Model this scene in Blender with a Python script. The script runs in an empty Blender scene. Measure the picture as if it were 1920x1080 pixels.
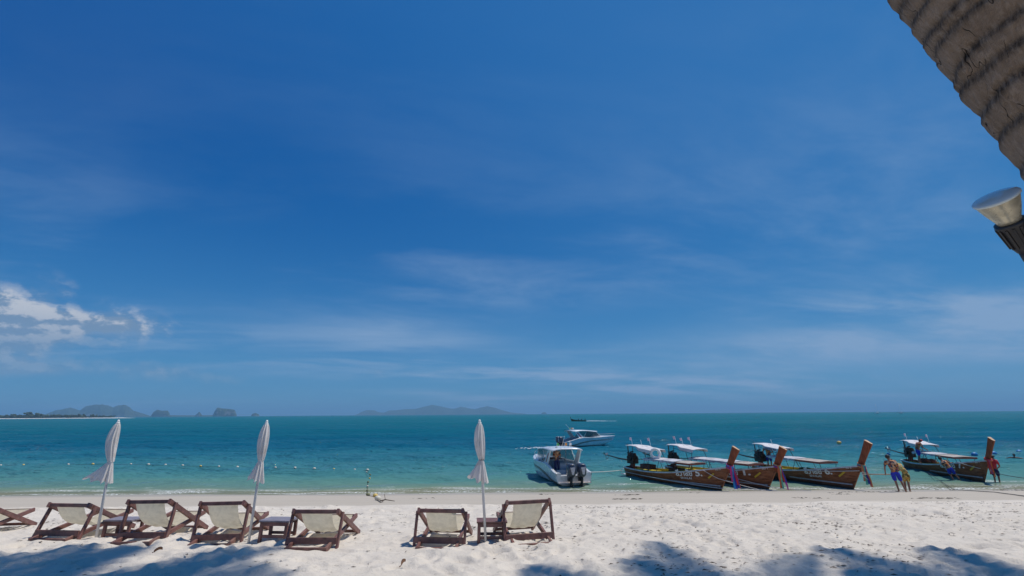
import bpy, bmesh, math, random
import numpy as np
from mathutils import Vector, Matrix

scene = bpy.context.scene
COL = scene.collection
R = math.radians

# ------------------------------------------------------------------ camera
cam_d = bpy.data.cameras.new('camera')
cam_d.sensor_width = 36.0
cam_d.lens = 17.0
cam_d.clip_start = 0.05
cam_d.clip_end = 90000.0
cam = bpy.data.objects.new('camera', cam_d)
COL.objects.link(cam)
cam.location = (0, 0, 4.1)
cam.rotation_euler = (Matrix.Rotation(R(90 + 14.61), 3, 'X') @ Matrix.Rotation(R(-0.39), 3, 'Z')).to_euler()
scene.camera = cam

# ------------------------------------------------------------------ exposure and sampling
scene.view_settings.view_transform = 'Standard'
scene.view_settings.look = 'None'
scene.view_settings.exposure = 0.0
scene.view_settings.gamma = 1.0
scene.view_settings.use_curve_mapping = False
scene.cycles.use_denoising = True
scene.cycles.max_bounces = 8
scene.cycles.diffuse_bounces = 3
scene.cycles.glossy_bounces = 3
scene.cycles.transmission_bounces = 5
scene.cycles.transparent_max_bounces = 12
scene.cycles.volume_bounces = 0
scene.cycles.caustics_reflective = False
scene.cycles.caustics_refractive = False

# ------------------------------------------------------------------ node helpers
class NT:
    def __init__(self, tree):
        self.t = tree
    def n(self, kind, **kw):
        nd = self.t.nodes.new('ShaderNode' + kind)
        for k, v in kw.items():
            setattr(nd, k, v)
        return nd
    def put(self, sock, v):
        if isinstance(v, bpy.types.NodeSocket):
            self.t.links.new(v, sock)
        elif v is not None:
            if sock.type == 'RGBA' and len(v) == 3:
                v = (*v, 1)
            sock.default_value = v
    def m(self, op, a, b=None, c=None, clamp=False):
        nd = self.n('Math', operation=op, use_clamp=clamp)
        for i, v in enumerate((a, b, c)):
            if v is not None:
                self.put(nd.inputs[i], v)
        return nd.outputs[0]
    def vm(self, op, a, b=None, scale=None):
        nd = self.n('VectorMath', operation=op)
        self.put(nd.inputs[0], a)
        if b is not None:
            self.put(nd.inputs[1], b)
        if scale is not None:
            self.put(nd.inputs['Scale'], scale)
        return nd.outputs[0]
    def xyz(self, x, y, z):
        nd = self.n('CombineXYZ')
        for i, v in enumerate((x, y, z)):
            self.put(nd.inputs[i], v)
        return nd.outputs[0]
    def sep(self, v):
        nd = self.n('SeparateXYZ')
        self.put(nd.inputs[0], v)
        return nd.outputs
    def noise(self, vec, scale, detail=3.0, rough=0.5, dist=0.0, dim='3D', col=False):
        nd = self.n('TexNoise', noise_dimensions=dim)
        if vec is not None:
            self.put(nd.inputs['Vector'], vec)
        self.put(nd.inputs['Scale'], scale)
        self.put(nd.inputs['Detail'], detail)
        self.put(nd.inputs['Roughness'], rough)
        self.put(nd.inputs['Distortion'], dist)
        return nd.outputs['Color' if col else 'Fac']
    def step(self, v, a, b, smooth=True, lo=0.0, hi=1.0):
        nd = self.n('MapRange', interpolation_type='SMOOTHSTEP' if smooth else 'LINEAR')
        for i, q in enumerate((v, a, b, lo, hi)):
            self.put(nd.inputs[i], q)
        return nd.outputs[0]
    def mix(self, f, a, b, blend='MIX'):
        nd = self.n('Mix', data_type='RGBA', blend_type=blend)
        self.put(nd.inputs[0], f)
        self.put(nd.inputs[6], a)
        self.put(nd.inputs[7], b)
        return nd.outputs[2]
    def ramp(self, f, stops, interp='LINEAR'):
        nd = self.n('ValToRGB')
        nd.color_ramp.interpolation = interp
        el = nd.color_ramp.elements
        while len(el) < len(stops):
            el.new(0.5)
        for e, (p, c) in zip(el, stops):
            e.position = p
            e.color = (*c, 1) if len(c) == 3 else c
        self.put(nd.inputs[0], f)
        return nd.outputs[0]

# ------------------------------------------------------------------ sun and sky
SUN = Vector((0.40, 0.12, 0.90)).normalized()
SUN_EL = math.asin(SUN.z)
SUN_AZ = math.atan2(SUN.x, SUN.y)
sun_d = bpy.data.lights.new('sun', 'SUN')
sun_d.energy = 3.6
sun_d.angle = R(0.53)
sun_d.color = (1.0, 0.955, 0.88)
sun = bpy.data.objects.new('sun', sun_d)
COL.objects.link(sun)
sun.rotation_euler = SUN.to_track_quat('Z', 'Y').to_euler()
sun.location = (40, 12, 90)

world = bpy.data.worlds.new('World')
scene.world = world
world.use_nodes = True
wt = world.node_tree
wt.nodes.clear()
W = NT(wt)
sky = W.n('TexSky', sky_type='NISHITA')
sky.sun_disc = False
sky.sun_elevation = SUN_EL
sky.sun_rotation = SUN_AZ
sky.altitude = 800
sky.air_density = 1.0
sky.dust_density = 0.25
sky.ozone_density = 3.0
d = W.vm('NORMALIZE', W.n('TexCoord').outputs['Generated'])
dx, dy, dz = W.sep(d)
sr_, sg_, sb_ = (W.n('SeparateColor').outputs)
W.put(sr_.node.inputs[0], sky.outputs[0])
def grade(ch, k, p):            # deep polarised blue: flatten the pale horizon band, channel by channel
    return W.m('MULTIPLY', W.m('POWER', W.m('MAXIMUM', W.m('MULTIPLY', ch, 0.075), 0.0001), p), k)
cc = W.n('CombineColor')
# skylight darkens and deepens away from the sun (strongest about a right angle from it), less so in the low haze
sdot = W.m('ADD', W.m('ADD', W.m('MULTIPLY', dx, SUN.x), W.m('MULTIPLY', dy, SUN.y)), W.m('MULTIPLY', dz, SUN.z))
pol = W.m('MULTIPLY', W.step(sdot, 0.86, 0.14), W.step(dz, 0.06, 0.50))
def dim(v, k):
    return W.m('MULTIPLY', v, W.m('SUBTRACT', 1.0, W.m('MULTIPLY', pol, k)))
W.put(cc.inputs[0], dim(grade(sr_, 2.45, 0.95), 0.92))
W.put(cc.inputs[1], dim(grade(sg_, 4.35, 0.56), 0.40))
W.put(cc.inputs[2], dim(grade(sb_, 6.35, 0.33), 0.20))
skyc = cc.outputs[0]
# thin high cloud: streaked noise on a flat layer overhead
dzc = W.m('ADD', W.m('MAXIMUM', dz, 0.0), 0.10)
px = W.m('DIVIDE', dx, dzc)
py = W.m('DIVIDE', dy, dzc)
pl = W.xyz(W.m('ADD', W.m('MULTIPLY', px, 0.55), W.m('MULTIPLY', py, 0.10)), W.m('ADD', py, W.m('MULTIPLY', px, -0.22)), 3.7)
warp = W.vm('SCALE', W.vm('SUBTRACT', W.noise(pl, 0.7, 2, col=True), (0.5, 0.5, 0.5)), scale=0.9)
plw = W.vm('ADD', pl, warp)
n1 = W.noise(plw, 1.15, 7, 0.62)
n2 = W.noise(W.vm('ADD', pl, (6.3, 9.1, 0.0)), 0.33, 2, 0.5)
cir = W.m('MULTIPLY', W.step(n1, 0.40, 0.80), W.step(n2, 0.38, 0.66))
cir = W.m('MINIMUM', W.m('MULTIPLY', cir, W.step(dz, 0.05, 0.60, lo=1.3, hi=0.30)), 0.8)
cir = W.m('MULTIPLY', cir, W.m('SUBTRACT', 1.0, W.m('MULTIPLY', pol, 0.75)))
# low heaped cloud along the horizon
az = W.m('ARCTAN2', dx, dy)
el = W.m('ARCSINE', dz)
cvec = W.xyz(W.m('MULTIPLY', az, 1.0), W.m('MULTIPLY', el, 1.6), 0.37)
heap = W.noise(cvec, 12.0, 10, 0.60)
heap_up = W.noise(W.vm('ADD', cvec, (0.010, 0.014, 0.0)), 12.0, 7, 0.60)
def bank(a0, e0, wa, we, k):
    ua = W.m('DIVIDE', W.m('SUBTRACT', az, R(a0)), R(wa))
    ue = W.m('DIVIDE', W.m('SUBTRACT', el, R(e0)), R(we))
    rr = W.m('ADD', W.m('MULTIPLY', ua, ua), W.m('MULTIPLY', ue, ue))
    return W.m('MULTIPLY', W.m('EXPONENT', W.m('MULTIPLY', rr, -1.0)), k)
banks = [bank(-50, 7.4, 9.0, 3.2, 0.56), bank(-41, 8.1, 5.0, 1.1, 0.28), bank(-58, 6.0, 7, 3.0, 0.30), bank(-46, 3.9, 4.0, 0.7, 0.26), bank(-36, 4.1, 3.8, 0.8, 0.30),
         bank(-30, 3.5, 2.4, 0.6, 0.25), bank(-15.5, 4.3, 3.2, 0.8, 0.22), bank(70, 5.0, 12, 1.8, 0.22), bank(120, 6.0, 14, 2.2, 0.25), bank(-110, 6.0, 16, 2.4, 0.25), bank(180, 5.0, 20, 2.0, 0.22)]
veil = W.m('ADD', bank(36, 6.0, 26, 2.5, 0.85), W.m('ADD', bank(-14, 9.0, 13, 2.6, 0.50), bank(-150, 8, 30, 3, 0.4)))
veil = W.m('MULTIPLY', veil, W.step(n1, 0.22, 0.72, lo=0.15, hi=1.0))
cir = W.m('MINIMUM', W.m('ADD', cir, veil), 0.8)
tot = banks[0]
for b in banks[1:]:
    tot = W.m('ADD', tot, b)
dens = W.m('ADD', heap, tot)
cum = W.m('MULTIPLY', W.step(dens, 0.66, 0.86), W.step(tot, 0.025, 0.10))
soft = W.m('MULTIPLY', W.m('MULTIPLY', W.step(dens, 0.54, 0.80), 0.55), W.step(tot, 0.01, 0.12))
cumf = W.m('MULTIPLY', W.m('MAXIMUM', cum, soft), W.step(el, R(1.0), R(9.0), lo=0.25, hi=0.92))
shade = W.m('MULTIPLY', W.step(W.m('SUBTRACT', heap, heap_up), -0.03, 0.06), W.step(el, R(5.5), R(10.0), lo=0.35, hi=1.0))
cumc = W.mix(shade, (1.9, 2.9, 4.4), (5.6, 5.9, 6.5))
c1 = W.mix(cir, skyc, (2.7, 4.0, 6.0))
c2 = W.mix(cumf, c1, cumc)
bg = W.n('Background')
W.put(bg.inputs['Color'], c2)
bg.inputs['Strength'].default_value = 0.10
wo = W.n('OutputWorld')
wt.links.new(bg.outputs[0], wo.inputs['Surface'])

# ------------------------------------------------------------------ materials
MATS = {}
def mat(name, color, rough=0.6, var=0.15, vscale=6.0, bump=0.0, bscale=30.0, metal=0.0, spec=0.5, stretch=(1, 1, 1), dirt=None, dscale=2.0, transl=0.0, coat=0.0, alpha=None):
    """plain procedural surface: base colour, noise variation, optional wear blotches and fine relief"""
    if name in MATS:
        return MATS[name]
    mt = bpy.data.materials.new(name)
    mt.use_nodes = True
    t = NT(mt.node_tree)
    mt.node_tree.nodes.clear()
    out = t.n('OutputMaterial')
    p = t.n('BsdfPrincipled')
    co = t.n('TexCoord').outputs['Object']
    v = t.vm('MULTIPLY', co, stretch)
    nz = t.noise(v, vscale, 4, 0.6)
    lo = tuple(c * (1 - var) for c in color)
    hi = tuple(min(1, c * (1 + var)) for c in color)
    c = t.mix(t.step(nz, 0.3, 0.7), lo, hi)
    if dirt:
        c = t.mix(t.m('MULTIPLY', t.step(t.noise(v, dscale, 5, 0.65), 0.5, 0.72), 0.75), c, dirt)
    t.put(p.inputs['Base Color'], c)
    t.put(p.inputs['Roughness'], t.step(t.noise(v, vscale * 1.7, 3), 0.3, 0.7, lo=max(0.03, rough - 0.08), hi=min(1, rough + 0.08)))
    p.inputs['Metallic'].default_value = metal
    p.inputs['Specular IOR Level'].default_value = spec
    p.inputs['Coat Weight'].default_value = coat
    if alpha is not None:
        p.inputs['Alpha'].default_value = alpha
    if bump > 0:
        bn = t.n('Bump')
        bn.inputs['Strength'].default_value = bump
        bn.inputs['Distance'].default_value = 0.01
        t.put(bn.inputs['Height'], t.noise(v, bscale, 5, 0.6))
        t.put(p.inputs['Normal'], bn.outputs[0])
    if transl > 0:
        tr = t.n('BsdfTranslucent')
        t.put(tr.inputs['Color'], c)
        mx = t.n('MixShader')
        mx.inputs[0].default_value = transl
        mt.node_tree.links.new(p.outputs[0], mx.inputs[1])
        mt.node_tree.links.new(tr.outputs[0], mx.inputs[2])
        mt.node_tree.links.new(mx.outputs[0], out.inputs['Surface'])
    else:
        mt.node_tree.links.new(p.outputs[0], out.inputs['Surface'])
    MATS[name] = mt
    return mt

def floral(name, cols, scale=14.0):
    if name in MATS:
        return MATS[name]
    mt = bpy.data.materials.new(name)
    mt.use_nodes = True
    t = NT(mt.node_tree)
    p = mt.node_tree.nodes['Principled BSDF']
    co = t.n('TexCoord').outputs['Object']
    vo = t.n('TexVoronoi')
    t.put(vo.inputs['Vector'], t.vm('ADD', co, t.vm('SCALE', t.noise(co, 9, 2, col=True), scale=0.06)))
    vo.inputs['Scale'].default_value = scale
    f = t.sep(vo.outputs['Color'])[0]
    n = len(cols)
    t.put(p.inputs['Base Color'], t.ramp(f, [(i / n, c) for i, c in enumerate(cols)], 'CONSTANT'))
    p.inputs['Roughness'].default_value = 0.85
    MATS[name] = mt
    return mt

def sand_material():
    mt = bpy.data.materials.new('beach_sand')
    mt.use_nodes = True
    t = NT(mt.node_tree)
    p = mt.node_tree.nodes['Principled BSDF']
    pos = t.n('NewGeometry').outputs['Position']
    x, y, z = t.sep(pos)
    flat = t.xyz(x, y, 0.0)
    edge = t.m('ADD', y, t.m('MULTIPLY', t.m('SUBTRACT', t.noise(flat, 0.45, 4), 0.5), 2.6))
    wet = t.step(edge, 15.2, 16.2)
    soak = t.step(t.m('ADD', y, t.m('MULTIPLY', t.m('SUBTRACT', t.noise(t.vm('MULTIPLY', flat, (0.35, 1, 1)), 0.5, 3), 0.5), 3.0)), 23.5, 27.0)
    dry = t.mix(t.noise(flat, 1.1, 6, 0.65), (0.62, 0.55, 0.465), (0.78, 0.705, 0.61))
    dry = t.mix(t.m('MULTIPLY', t.step(t.noise(flat, 9.0, 5, 0.75), 0.52, 0.74), 0.6), dry, (0.40, 0.345, 0.285))
    dry = t.mix(t.m('MULTIPLY', t.step(t.noise(flat, 42.0, 4, 0.7), 0.58, 0.72), 0.6), dry, (0.30, 0.25, 0.20))
    wetc = t.mix(t.noise(t.vm('MULTIPLY', flat, (0.3, 1.5, 1)), 0.8, 5, 0.6), (0.43, 0.375, 0.305), (0.53, 0.465, 0.385))
    c = t.mix(wet, dry, wetc)
    c = t.mix(soak, c, (0.40, 0.355, 0.29))
    under = t.step(z, -0.10, -0.9)
    c = t.mix(under, c, (0.30, 0.30, 0.22))
    t.put(p.inputs['Base Color'], c)
    t.put(p.inputs['Roughness'], t.m('SUBTRACT', 0.92, t.m('MULTIPLY', soak, 0.42)))
    p.inputs['Specular IOR Level'].default_value = 0.25
    bn = t.n('Bump')
    t.put(bn.inputs['Strength'], t.step(wet, 0.0, 1.0, lo=1.0, hi=0.12))
    bn.inputs['Distance'].default_value = 0.03
    h = t.m('ADD', t.noise(flat, 11.0, 6, 0.68), t.m('MULTIPLY', t.noise(flat, 70.0, 3, 0.6), 0.35))
    t.put(bn.inputs['Height'], h)
    t.put(p.inputs['Normal'], bn.outputs[0])
    return mt

def sea_material():
    mt = bpy.data.materials.new('sea_water')
    mt.use_nodes = True
    t = NT(mt.node_tree)
    mt.node_tree.nodes.clear()
    out = t.n('OutputMaterial')
    p = t.n('BsdfPrincipled')
    pos = t.n('NewGeometry').outputs['Position']
    x, y, z = t.sep(pos)
    flat = t.xyz(x, y, 0.0)
    # distance offshore, wandering with the sea bed
    wob = t.m('MULTIPLY', t.m('SUBTRACT', t.noise(t.vm('MULTIPLY', flat, (0.3, 1.0, 1.0)), 0.05, 4, 0.55), 0.5), 0.9)
    off = t.m('MULTIPLY', t.m('SUBTRACT', y, 27.0), t.m('ADD', 1.0, wob))
    lg = t.m('DIVIDE', t.m('LOGARITHM', t.m('MAXIMUM', off, 0.5), 10.0), 4.0)     # 1 m -> 0, 10 km -> 1
    c = t.ramp(lg, [(0.0, (0.33, 0.31, 0.20)), (0.06, (0.29, 0.295, 0.185)), (0.13, (0.165, 0.245, 0.175)), (0.21, (0.090, 0.235, 0.215)), (0.286, (0.050, 0.200, 0.225)),
                    (0.35, (0.030, 0.170, 0.222)), (0.385, (0.013, 0.132, 0.200)), (0.41, (0.006, 0.106, 0.180)), (0.56, (0.005, 0.124, 0.176)), (0.72, (0.005, 0.136, 0.176)), (1.0, (0.005, 0.118, 0.155))])
    patch = t.step(t.noise(t.vm('MULTIPLY', flat, (0.10, 0.45, 1)), 0.16, 5, 0.6), 0.46, 0.66)
    mid = t.m('MULTIPLY', t.step(y, 34.0, 60.0), t.step(y, 260.0, 100.0))
    c = t.mix(t.m('MULTIPLY', t.m('MULTIPLY', patch, mid), 0.5), c, (0.005, 0.082, 0.158))
    # foam: broken line at the water's edge and a few small breakers
    ed = t.m('ADD', y, t.m('MULTIPLY', t.m('SUBTRACT', t.noise(t.vm('MULTIPLY', flat, (0.5, 1, 1)), 0.35, 4, 0.6), 0.5), 3.2))
    line = t.m('MULTIPLY', t.step(ed, 27.2, 27.9), t.step(ed, 30.6, 28.8))
    brk = t.step(t.noise(t.vm('MULTIPLY', flat, (0.22, 1.3, 1)), 1.1, 5, 0.65), 0.44, 0.58)
    lace = t.step(t.noise(flat, 7.0, 4, 0.7), 0.40, 0.60)
    foam = t.m('MULTIPLY', t.m('MULTIPLY', line, brk), lace)
    line2 = t.m('MULTIPLY', t.step(ed, 30.6, 31.0), t.step(ed, 31.9, 31.2))
    brk2 = t.step(t.noise(t.vm('MULTIPLY', flat, (0.13, 0.6, 1)), 0.9, 4, 0.6), 0.54, 0.62)
    foam = t.m('MAXIMUM', foam, t.m('MULTIPLY', t.m('MULTIPLY', line2, brk2), lace))
    c = t.mix(foam, c, (0.78, 0.80, 0.78))
    t.put(p.inputs['Base Color'], c)
    p.inputs['Roughness'].default_value = 0.9
    p.inputs['Specular IOR Level'].default_value = 0.0
    # ripples: three sizes, the short ones dying out with distance
    near = t.step(y, 110.0, 35.0)
    midd = t.step(y, 900.0, 150.0)
    v1 = t.vm('MULTIPLY', flat, (0.55, 1.0, 1.0))
    h = t.m('MULTIPLY', t.noise(v1, 2.6, 4, 0.6, 0.4), t.m('MULTIPLY', near, 0.22))
    h = t.m('ADD', h, t.m('MULTIPLY', t.noise(v1, 0.75, 4, 0.62, 0.5), t.m('MULTIPLY', midd, 0.75)))
    h = t.m('ADD', h, t.m('MULTIPLY', t.noise(v1, 0.14, 5, 0.62, 0.3), 4.5))
    h = t.m('MULTIPLY', h, t.step(y, 27.5, 46.0, lo=0.22, hi=1.0))
    bn = t.n('Bump')
    bn.inputs['Strength'].default_value = 1.0
    bn.inputs['Distance'].default_value = 0.75
    t.put(bn.inputs['Height'], h)
    t.put(p.inputs['Normal'], bn.outputs[0])
    # sky reflection: Fresnel, held down as on a wind-roughened sea
    fr = t.n('Fresnel')
    fr.inputs['IOR'].default_value = 1.33
    t.put(fr.inputs['Normal'], bn.outputs[0])
    gl = t.n('BsdfGlossy')
    t.put(gl.inputs['Roughness'], t.step(y, 30.0, 400.0, lo=0.06, hi=0.16))
    t.put(gl.inputs['Normal'], bn.outputs[0])
    rf = t.m('MULTIPLY', t.m('MULTIPLY', fr.outputs[0], t.step(y, 29.0, 90.0, lo=0.42, hi=0.30)), t.m('SUBTRACT', 1.0, foam))
    # wind patches of several sizes roughen or smooth the surface
    g1 = t.noise(t.vm('MULTIPLY', flat, (0.16, 1.0, 1.0)), 0.30, 4, 0.6)
    g2 = t.noise(t.vm('MULTIPLY', flat, (0.22, 1.0, 1.0)), 0.085, 4, 0.6)
    g3 = t.noise(t.vm('MULTIPLY', flat, (0.30, 1.0, 1.0)), 0.022, 4, 0.6)
    gust = t.m('ADD', t.m('ADD', t.m('MULTIPLY', g1, t.step(y, 160.0, 60.0, lo=0.2)), g2), t.m('MULTIPLY', g3, t.step(y, 60.0, 200.0)))
    rf = t.m('MULTIPLY', rf, t.step(gust, 0.70, 1.30, lo=0.15, hi=2.0))
    wm = t.n('MixShader')
    t.put(wm.inputs[0], rf)
    mt.node_tree.links.new(p.outputs[0], wm.inputs[1])
    mt.node_tree.links.new(gl.outputs[0], wm.inputs[2])
    tr = t.n('BsdfTransparent')
    tr.inputs['Color'].default_value = (0.86, 0.95, 0.90, 1)
    body = t.m('MAXIMUM', t.step(t.m('SUBTRACT', y, 28.0), -0.8, 2.6, lo=0.35, hi=1.0), foam)
    mx = t.n('MixShader')
    t.put(mx.inputs[0], body)
    mt.node_tree.links.new(tr.outputs[0], mx.inputs[1])
    mt.node_tree.links.new(wm.outputs[0], mx.inputs[2])
    mt.node_tree.links.new(mx.outputs[0], out.inputs['Surface'])
    return mt

def bark_material():
    mt = bpy.data.materials.new('palm_bark')
    mt.use_nodes = True
    t = NT(mt.node_tree)
    p = mt.node_tree.nodes['Principled BSDF']
    co = t.n('TexCoord').outputs['Object']
    x, y, z = t.sep(co)
    fib = t.noise(t.vm('MULTIPLY', co, (1, 1, 0.28)), 75.0, 5, 0.7, 0.3)
    blot = t.noise(co, 6.5, 6, 0.65)
    c = t.mix(blot, (0.130, 0.088, 0.060), (0.34, 0.255, 0.185))
    at_ = t.n('Attribute')
    at_.attribute_name = 'scar'
    hairy = t.m('MULTIPLY', at_.outputs['Fac'], t.step(t.noise(t.vm('MULTIPLY', co, (1, 1, 0.12)), 120.0, 4, 0.7), 0.25, 0.70, lo=0.35, hi=1.0))
    c = t.mix(t.m('MULTIPLY', hairy, 0.95), c, (0.024, 0.016, 0.011))
    c = t.mix(t.m('MULTIPLY', t.step(fib, 0.40, 0.75), 0.5), c, (0.38, 0.31, 0.25))
    seam = t.m('ABSOLUTE', t.m('SUBTRACT', t.noise(t.vm('MULTIPLY', co, (1, 1, 0.20)), 17.0, 3, 0.5, 0.2), 0.5))
    crack = t.m('MULTIPLY', t.step(seam, 0.009, 0.0), t.step(t.noise(co, 11.0, 2), 0.50, 0.57))
    c = t.mix(crack, c, (0.022, 0.016, 0.012))
    t.put(p.inputs['Base Color'], c)
    p.inputs['Roughness'].default_value = 0.9
    p.inputs['Specular IOR Level'].default_value = 0.2
    bn = t.n('Bump')
    bn.inputs['Strength'].default_value = 0.9
    bn.inputs['Distance'].default_value = 0.012
    h = t.m('ADD', t.m('MULTIPLY', fib, 0.8), t.noise(co, 26.0, 5, 0.7))
    h = t.m('SUBTRACT', h, t.m('MULTIPLY', crack, 1.6))
    t.put(bn.inputs['Height'], h)
    t.put(p.inputs['Normal'], bn.outputs[0])
    return mt

def hull_wood():
    mt = bpy.data.materials.new('varnished_hull_wood')
    mt.use_nodes = True
    t = NT(mt.node_tree)
    p = mt.node_tree.nodes['Principled BSDF']
    co = t.n('TexCoord').outputs['Object']
    x, y, z = t.sep(co)
    g = t.noise(t.vm('MULTIPLY', co, (0.35, 1, 3.2)), 5.0, 6, 0.65, 0.5)
    c = t.mix(t.step(g, 0.3, 0.72), (0.135, 0.042, 0.018), (0.40, 0.155, 0.065))
    c = t.mix(t.m('MULTIPLY', t.step(t.noise(co, 1.4, 5, 0.65), 0.48, 0.72), 0.6), c, (0.38, 0.21, 0.125))
    plank = t.m('ABSOLUTE', t.m('SUBTRACT', t.m('FRACT', t.m('MULTIPLY', t.m('SUBTRACT', z, t.m('MULTIPLY', t.m('MULTIPLY', x, x), 0.009)), 5.5)), 0.5))
    c = t.mix(t.m('MULTIPLY', t.step(plank, 0.455, 0.495), 0.7), c, (0.03, 0.012, 0.008))
    low = t.step(t.m('ADD', z, t.m('MULTIPLY', t.noise(co, 2.5, 3), 0.12)), 0.20, 0.06)
    c = t.mix(t.m('MULTIPLY', low, 0.85), c, (0.055, 0.045, 0.032))
    t.put(p.inputs['Base Color'], c)
    t.put(p.inputs['Roughness'], t.step(g, 0.3, 0.7, lo=0.5, hi=0.7))
    p.inputs['Specular IOR Level'].default_value = 0.2
    bn = t.n('Bump')
    bn.inputs['Strength'].default_value = 0.4
    bn.inputs['Distance'].default_value = 0.01
    t.put(bn.inputs['Height'], t.m('SUBTRACT', g, t.m('MULTIPLY', t.step(plank, 0.455, 0.495), 1.0)))
    t.put(p.inputs['Normal'], bn.outputs[0])
    return mt

def island_material(name, green, rock, f):
    mt = bpy.data.materials.new(name)
    mt.use_nodes = True
    t = NT(mt.node_tree)
    p = mt.node_tree.nodes['Principled BSDF']
    pos = t.n('NewGeometry').outputs['Position']
    nz = t.noise(t.vm('MULTIPLY', pos, (1, 1, 0.8)), 0.012, 6, 0.65)
    sl = t.sep(t.n('NewGeometry').outputs['Normal'])[2]
    cliff = t.m('MULTIPLY', t.step(sl, 0.75, 0.35), t.step(nz, 0.50, 0.62))
    c = t.mix(t.noise(pos, 0.03, 4), tuple(g * 0.6 for g in green), green)
    c = t.mix(t.m('MULTIPLY', cliff, f), c, rock)
    t.put(p.inputs['Base Color'], c)
    p.inputs['Roughness'].default_value = 0.95
    return mt

M_sand = sand_material()
M_sea = sea_material()
M_bark = bark_material()
M_hull = hull_wood()
M_chair = mat('stained_chair_wood', (0.175, 0.078, 0.064), 0.52, 0.35, 7, 0.35, 45, stretch=(1, 1, 1), dirt=(0.24, 0.15, 0.12), dscale=5)
M_canvas = mat('cream_canvas', (0.74, 0.66, 0.50), 0.85, 0.08, 12, 0.25, 160, transl=0.40, dirt=(0.56, 0.48, 0.34), dscale=4.5)
M_umb = mat('white_umbrella_cloth', (0.82, 0.78, 0.74), 0.8, 0.06, 9, 0.3, 60, transl=0.25, dirt=(0.62, 0.54, 0.47), dscale=6)
M_pole = mat('pale_umbrella_pole', (0.62, 0.60, 0.57), 0.45, 0.1)
M_gun = mat('pale_gunwale_paint', (0.52, 0.54, 0.58), 0.5, 0.2, 5, dirt=(0.30, 0.26, 0.22), dscale=4)
M_yel = mat('yellow_boat_paint', (0.66, 0.49, 0.03), 0.55, 0.2, 4, dirt=(0.22, 0.17, 0.05), dscale=3)
M_yeld = mat('olive_deck_paint', (0.30, 0.29, 0.05), 0.6, 0.25, 4)
M_prow = mat('red_brown_prow_wood', (0.26, 0.075, 0.032), 0.6, 0.3, 6, 0.2, 30, spec=0.2, stretch=(2.5, 2.5, 0.4))
M_endgrain = mat('cut_end_grain', (0.55, 0.34, 0.19), 0.7, 0.2, 14)
M_tarp = mat('white_tarpaulin', (0.64, 0.62, 0.63), 0.7, 0.08, 3, 0.3, 9, dirt=(0.42, 0.38, 0.36), dscale=4)
M_tarp2 = mat('striped_worn_tarpaulin', (0.52, 0.51, 0.54), 0.75, 0.25, 2.5, 0.4, 9, dirt=(0.22, 0.17, 0.16), dscale=5.5)
M_redbr = mat('red_brown_board', (0.20, 0.055, 0.040), 0.6, 0.25, 6)
M_iron = mat('dark_engine_iron', (0.022, 0.020, 0.020), 0.5, 0.5, 9, metal=0.3, dirt=(0.10, 0.045, 0.025), dscale=7)
M_rust = mat('rusty_red_engine_paint', (0.16, 0.030, 0.022), 0.6, 0.4, 9, dirt=(0.05, 0.03, 0.02), dscale=8)
M_steel = mat('grey_steel_tube', (0.30, 0.30, 0.31), 0.4, 0.15, metal=0.6)
M_darkpost = mat('dark_painted_post', (0.035, 0.035, 0.045), 0.5, 0.2)
M_rope = mat('white_rope', (0.62, 0.60, 0.55), 0.9, 0.15, 30)
M_darkrope = mat('dark_wet_rope', (0.05, 0.05, 0.05), 0.8, 0.25, 30)
M_gel = mat('white_gelcoat', (0.76, 0.77, 0.78), 0.22, 0.03, 3, coat=0.4, dirt=(0.55, 0.55, 0.52), dscale=2)
M_gelin = mat('grey_white_liner', (0.60, 0.62, 0.64), 0.4, 0.05)
M_gold = mat('bronze_hull_stripe', (0.20, 0.11, 0.05), 0.35, 0.2)
M_redst = mat('red_stripe_paint', (0.50, 0.03, 0.03), 0.4, 0.1)
M_blueseat = mat('blue_seat_vinyl', (0.26, 0.34, 0.42), 0.45, 0.15)
M_obm = mat('charcoal_blue_outboard', (0.045, 0.055, 0.085), 0.28, 0.15, coat=0.3)
M_obs = mat('silver_outboard_panel', (0.45, 0.48, 0.55), 0.3, 0.1, metal=0.5)
M_white = mat('white_paint', (0.78, 0.78, 0.76), 0.5, 0.04)
M_lettering = mat('white_lettering', (0.78, 0.77, 0.73), 0.6, 0.06, 9, dirt=(0.50, 0.44, 0.40), dscale=7)
M_black = mat('black_plastic', (0.018, 0.018, 0.020), 0.42, 0.2)
M_yline = mat('yellow_painted_dash', (0.62, 0.42, 0.03), 0.6, 0.15)
M_float_w = mat('white_float', (0.62, 0.58, 0.48), 0.5, 0.1, 8)
M_float_y = mat('yellow_float', (0.68, 0.47, 0.12), 0.5, 0.15, 8)
M_float_b = mat('blue_float', (0.02, 0.20, 0.45), 0.4, 0.1)
M_float_d = mat('weedy_float', (0.20, 0.20, 0.10), 0.7, 0.4, 8)
M_skin = mat('tanned_skin', (0.27, 0.125, 0.075), 0.55, 0.1, 8)
M_hair = mat('black_hair', (0.012, 0.010, 0.010), 0.5, 0.3, 30)
M_shorts = mat('royal_blue_shorts', (0.012, 0.030, 0.42), 0.8, 0.2, 12)
M_navy = mat('navy_trousers', (0.012, 0.018, 0.085), 0.8, 0.2, 12)
M_floral = floral('orange_floral_cloth', [(0.48, 0.17, 0.05), (0.05, 0.025, 0.02), (0.58, 0.36, 0.22), (0.30, 0.07, 0.035), (0.03, 0.04, 0.08), (0.55, 0.24, 0.09)], 12)
M_camo = floral('yellow_floral_cloth', [(0.46, 0.36, 0.10), (0.16, 0.13, 0.03), (0.56, 0.46, 0.18), (0.30, 0.24, 0.05), (0.10, 0.07, 0.02), (0.50, 0.24, 0.05)], 13)
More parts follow.
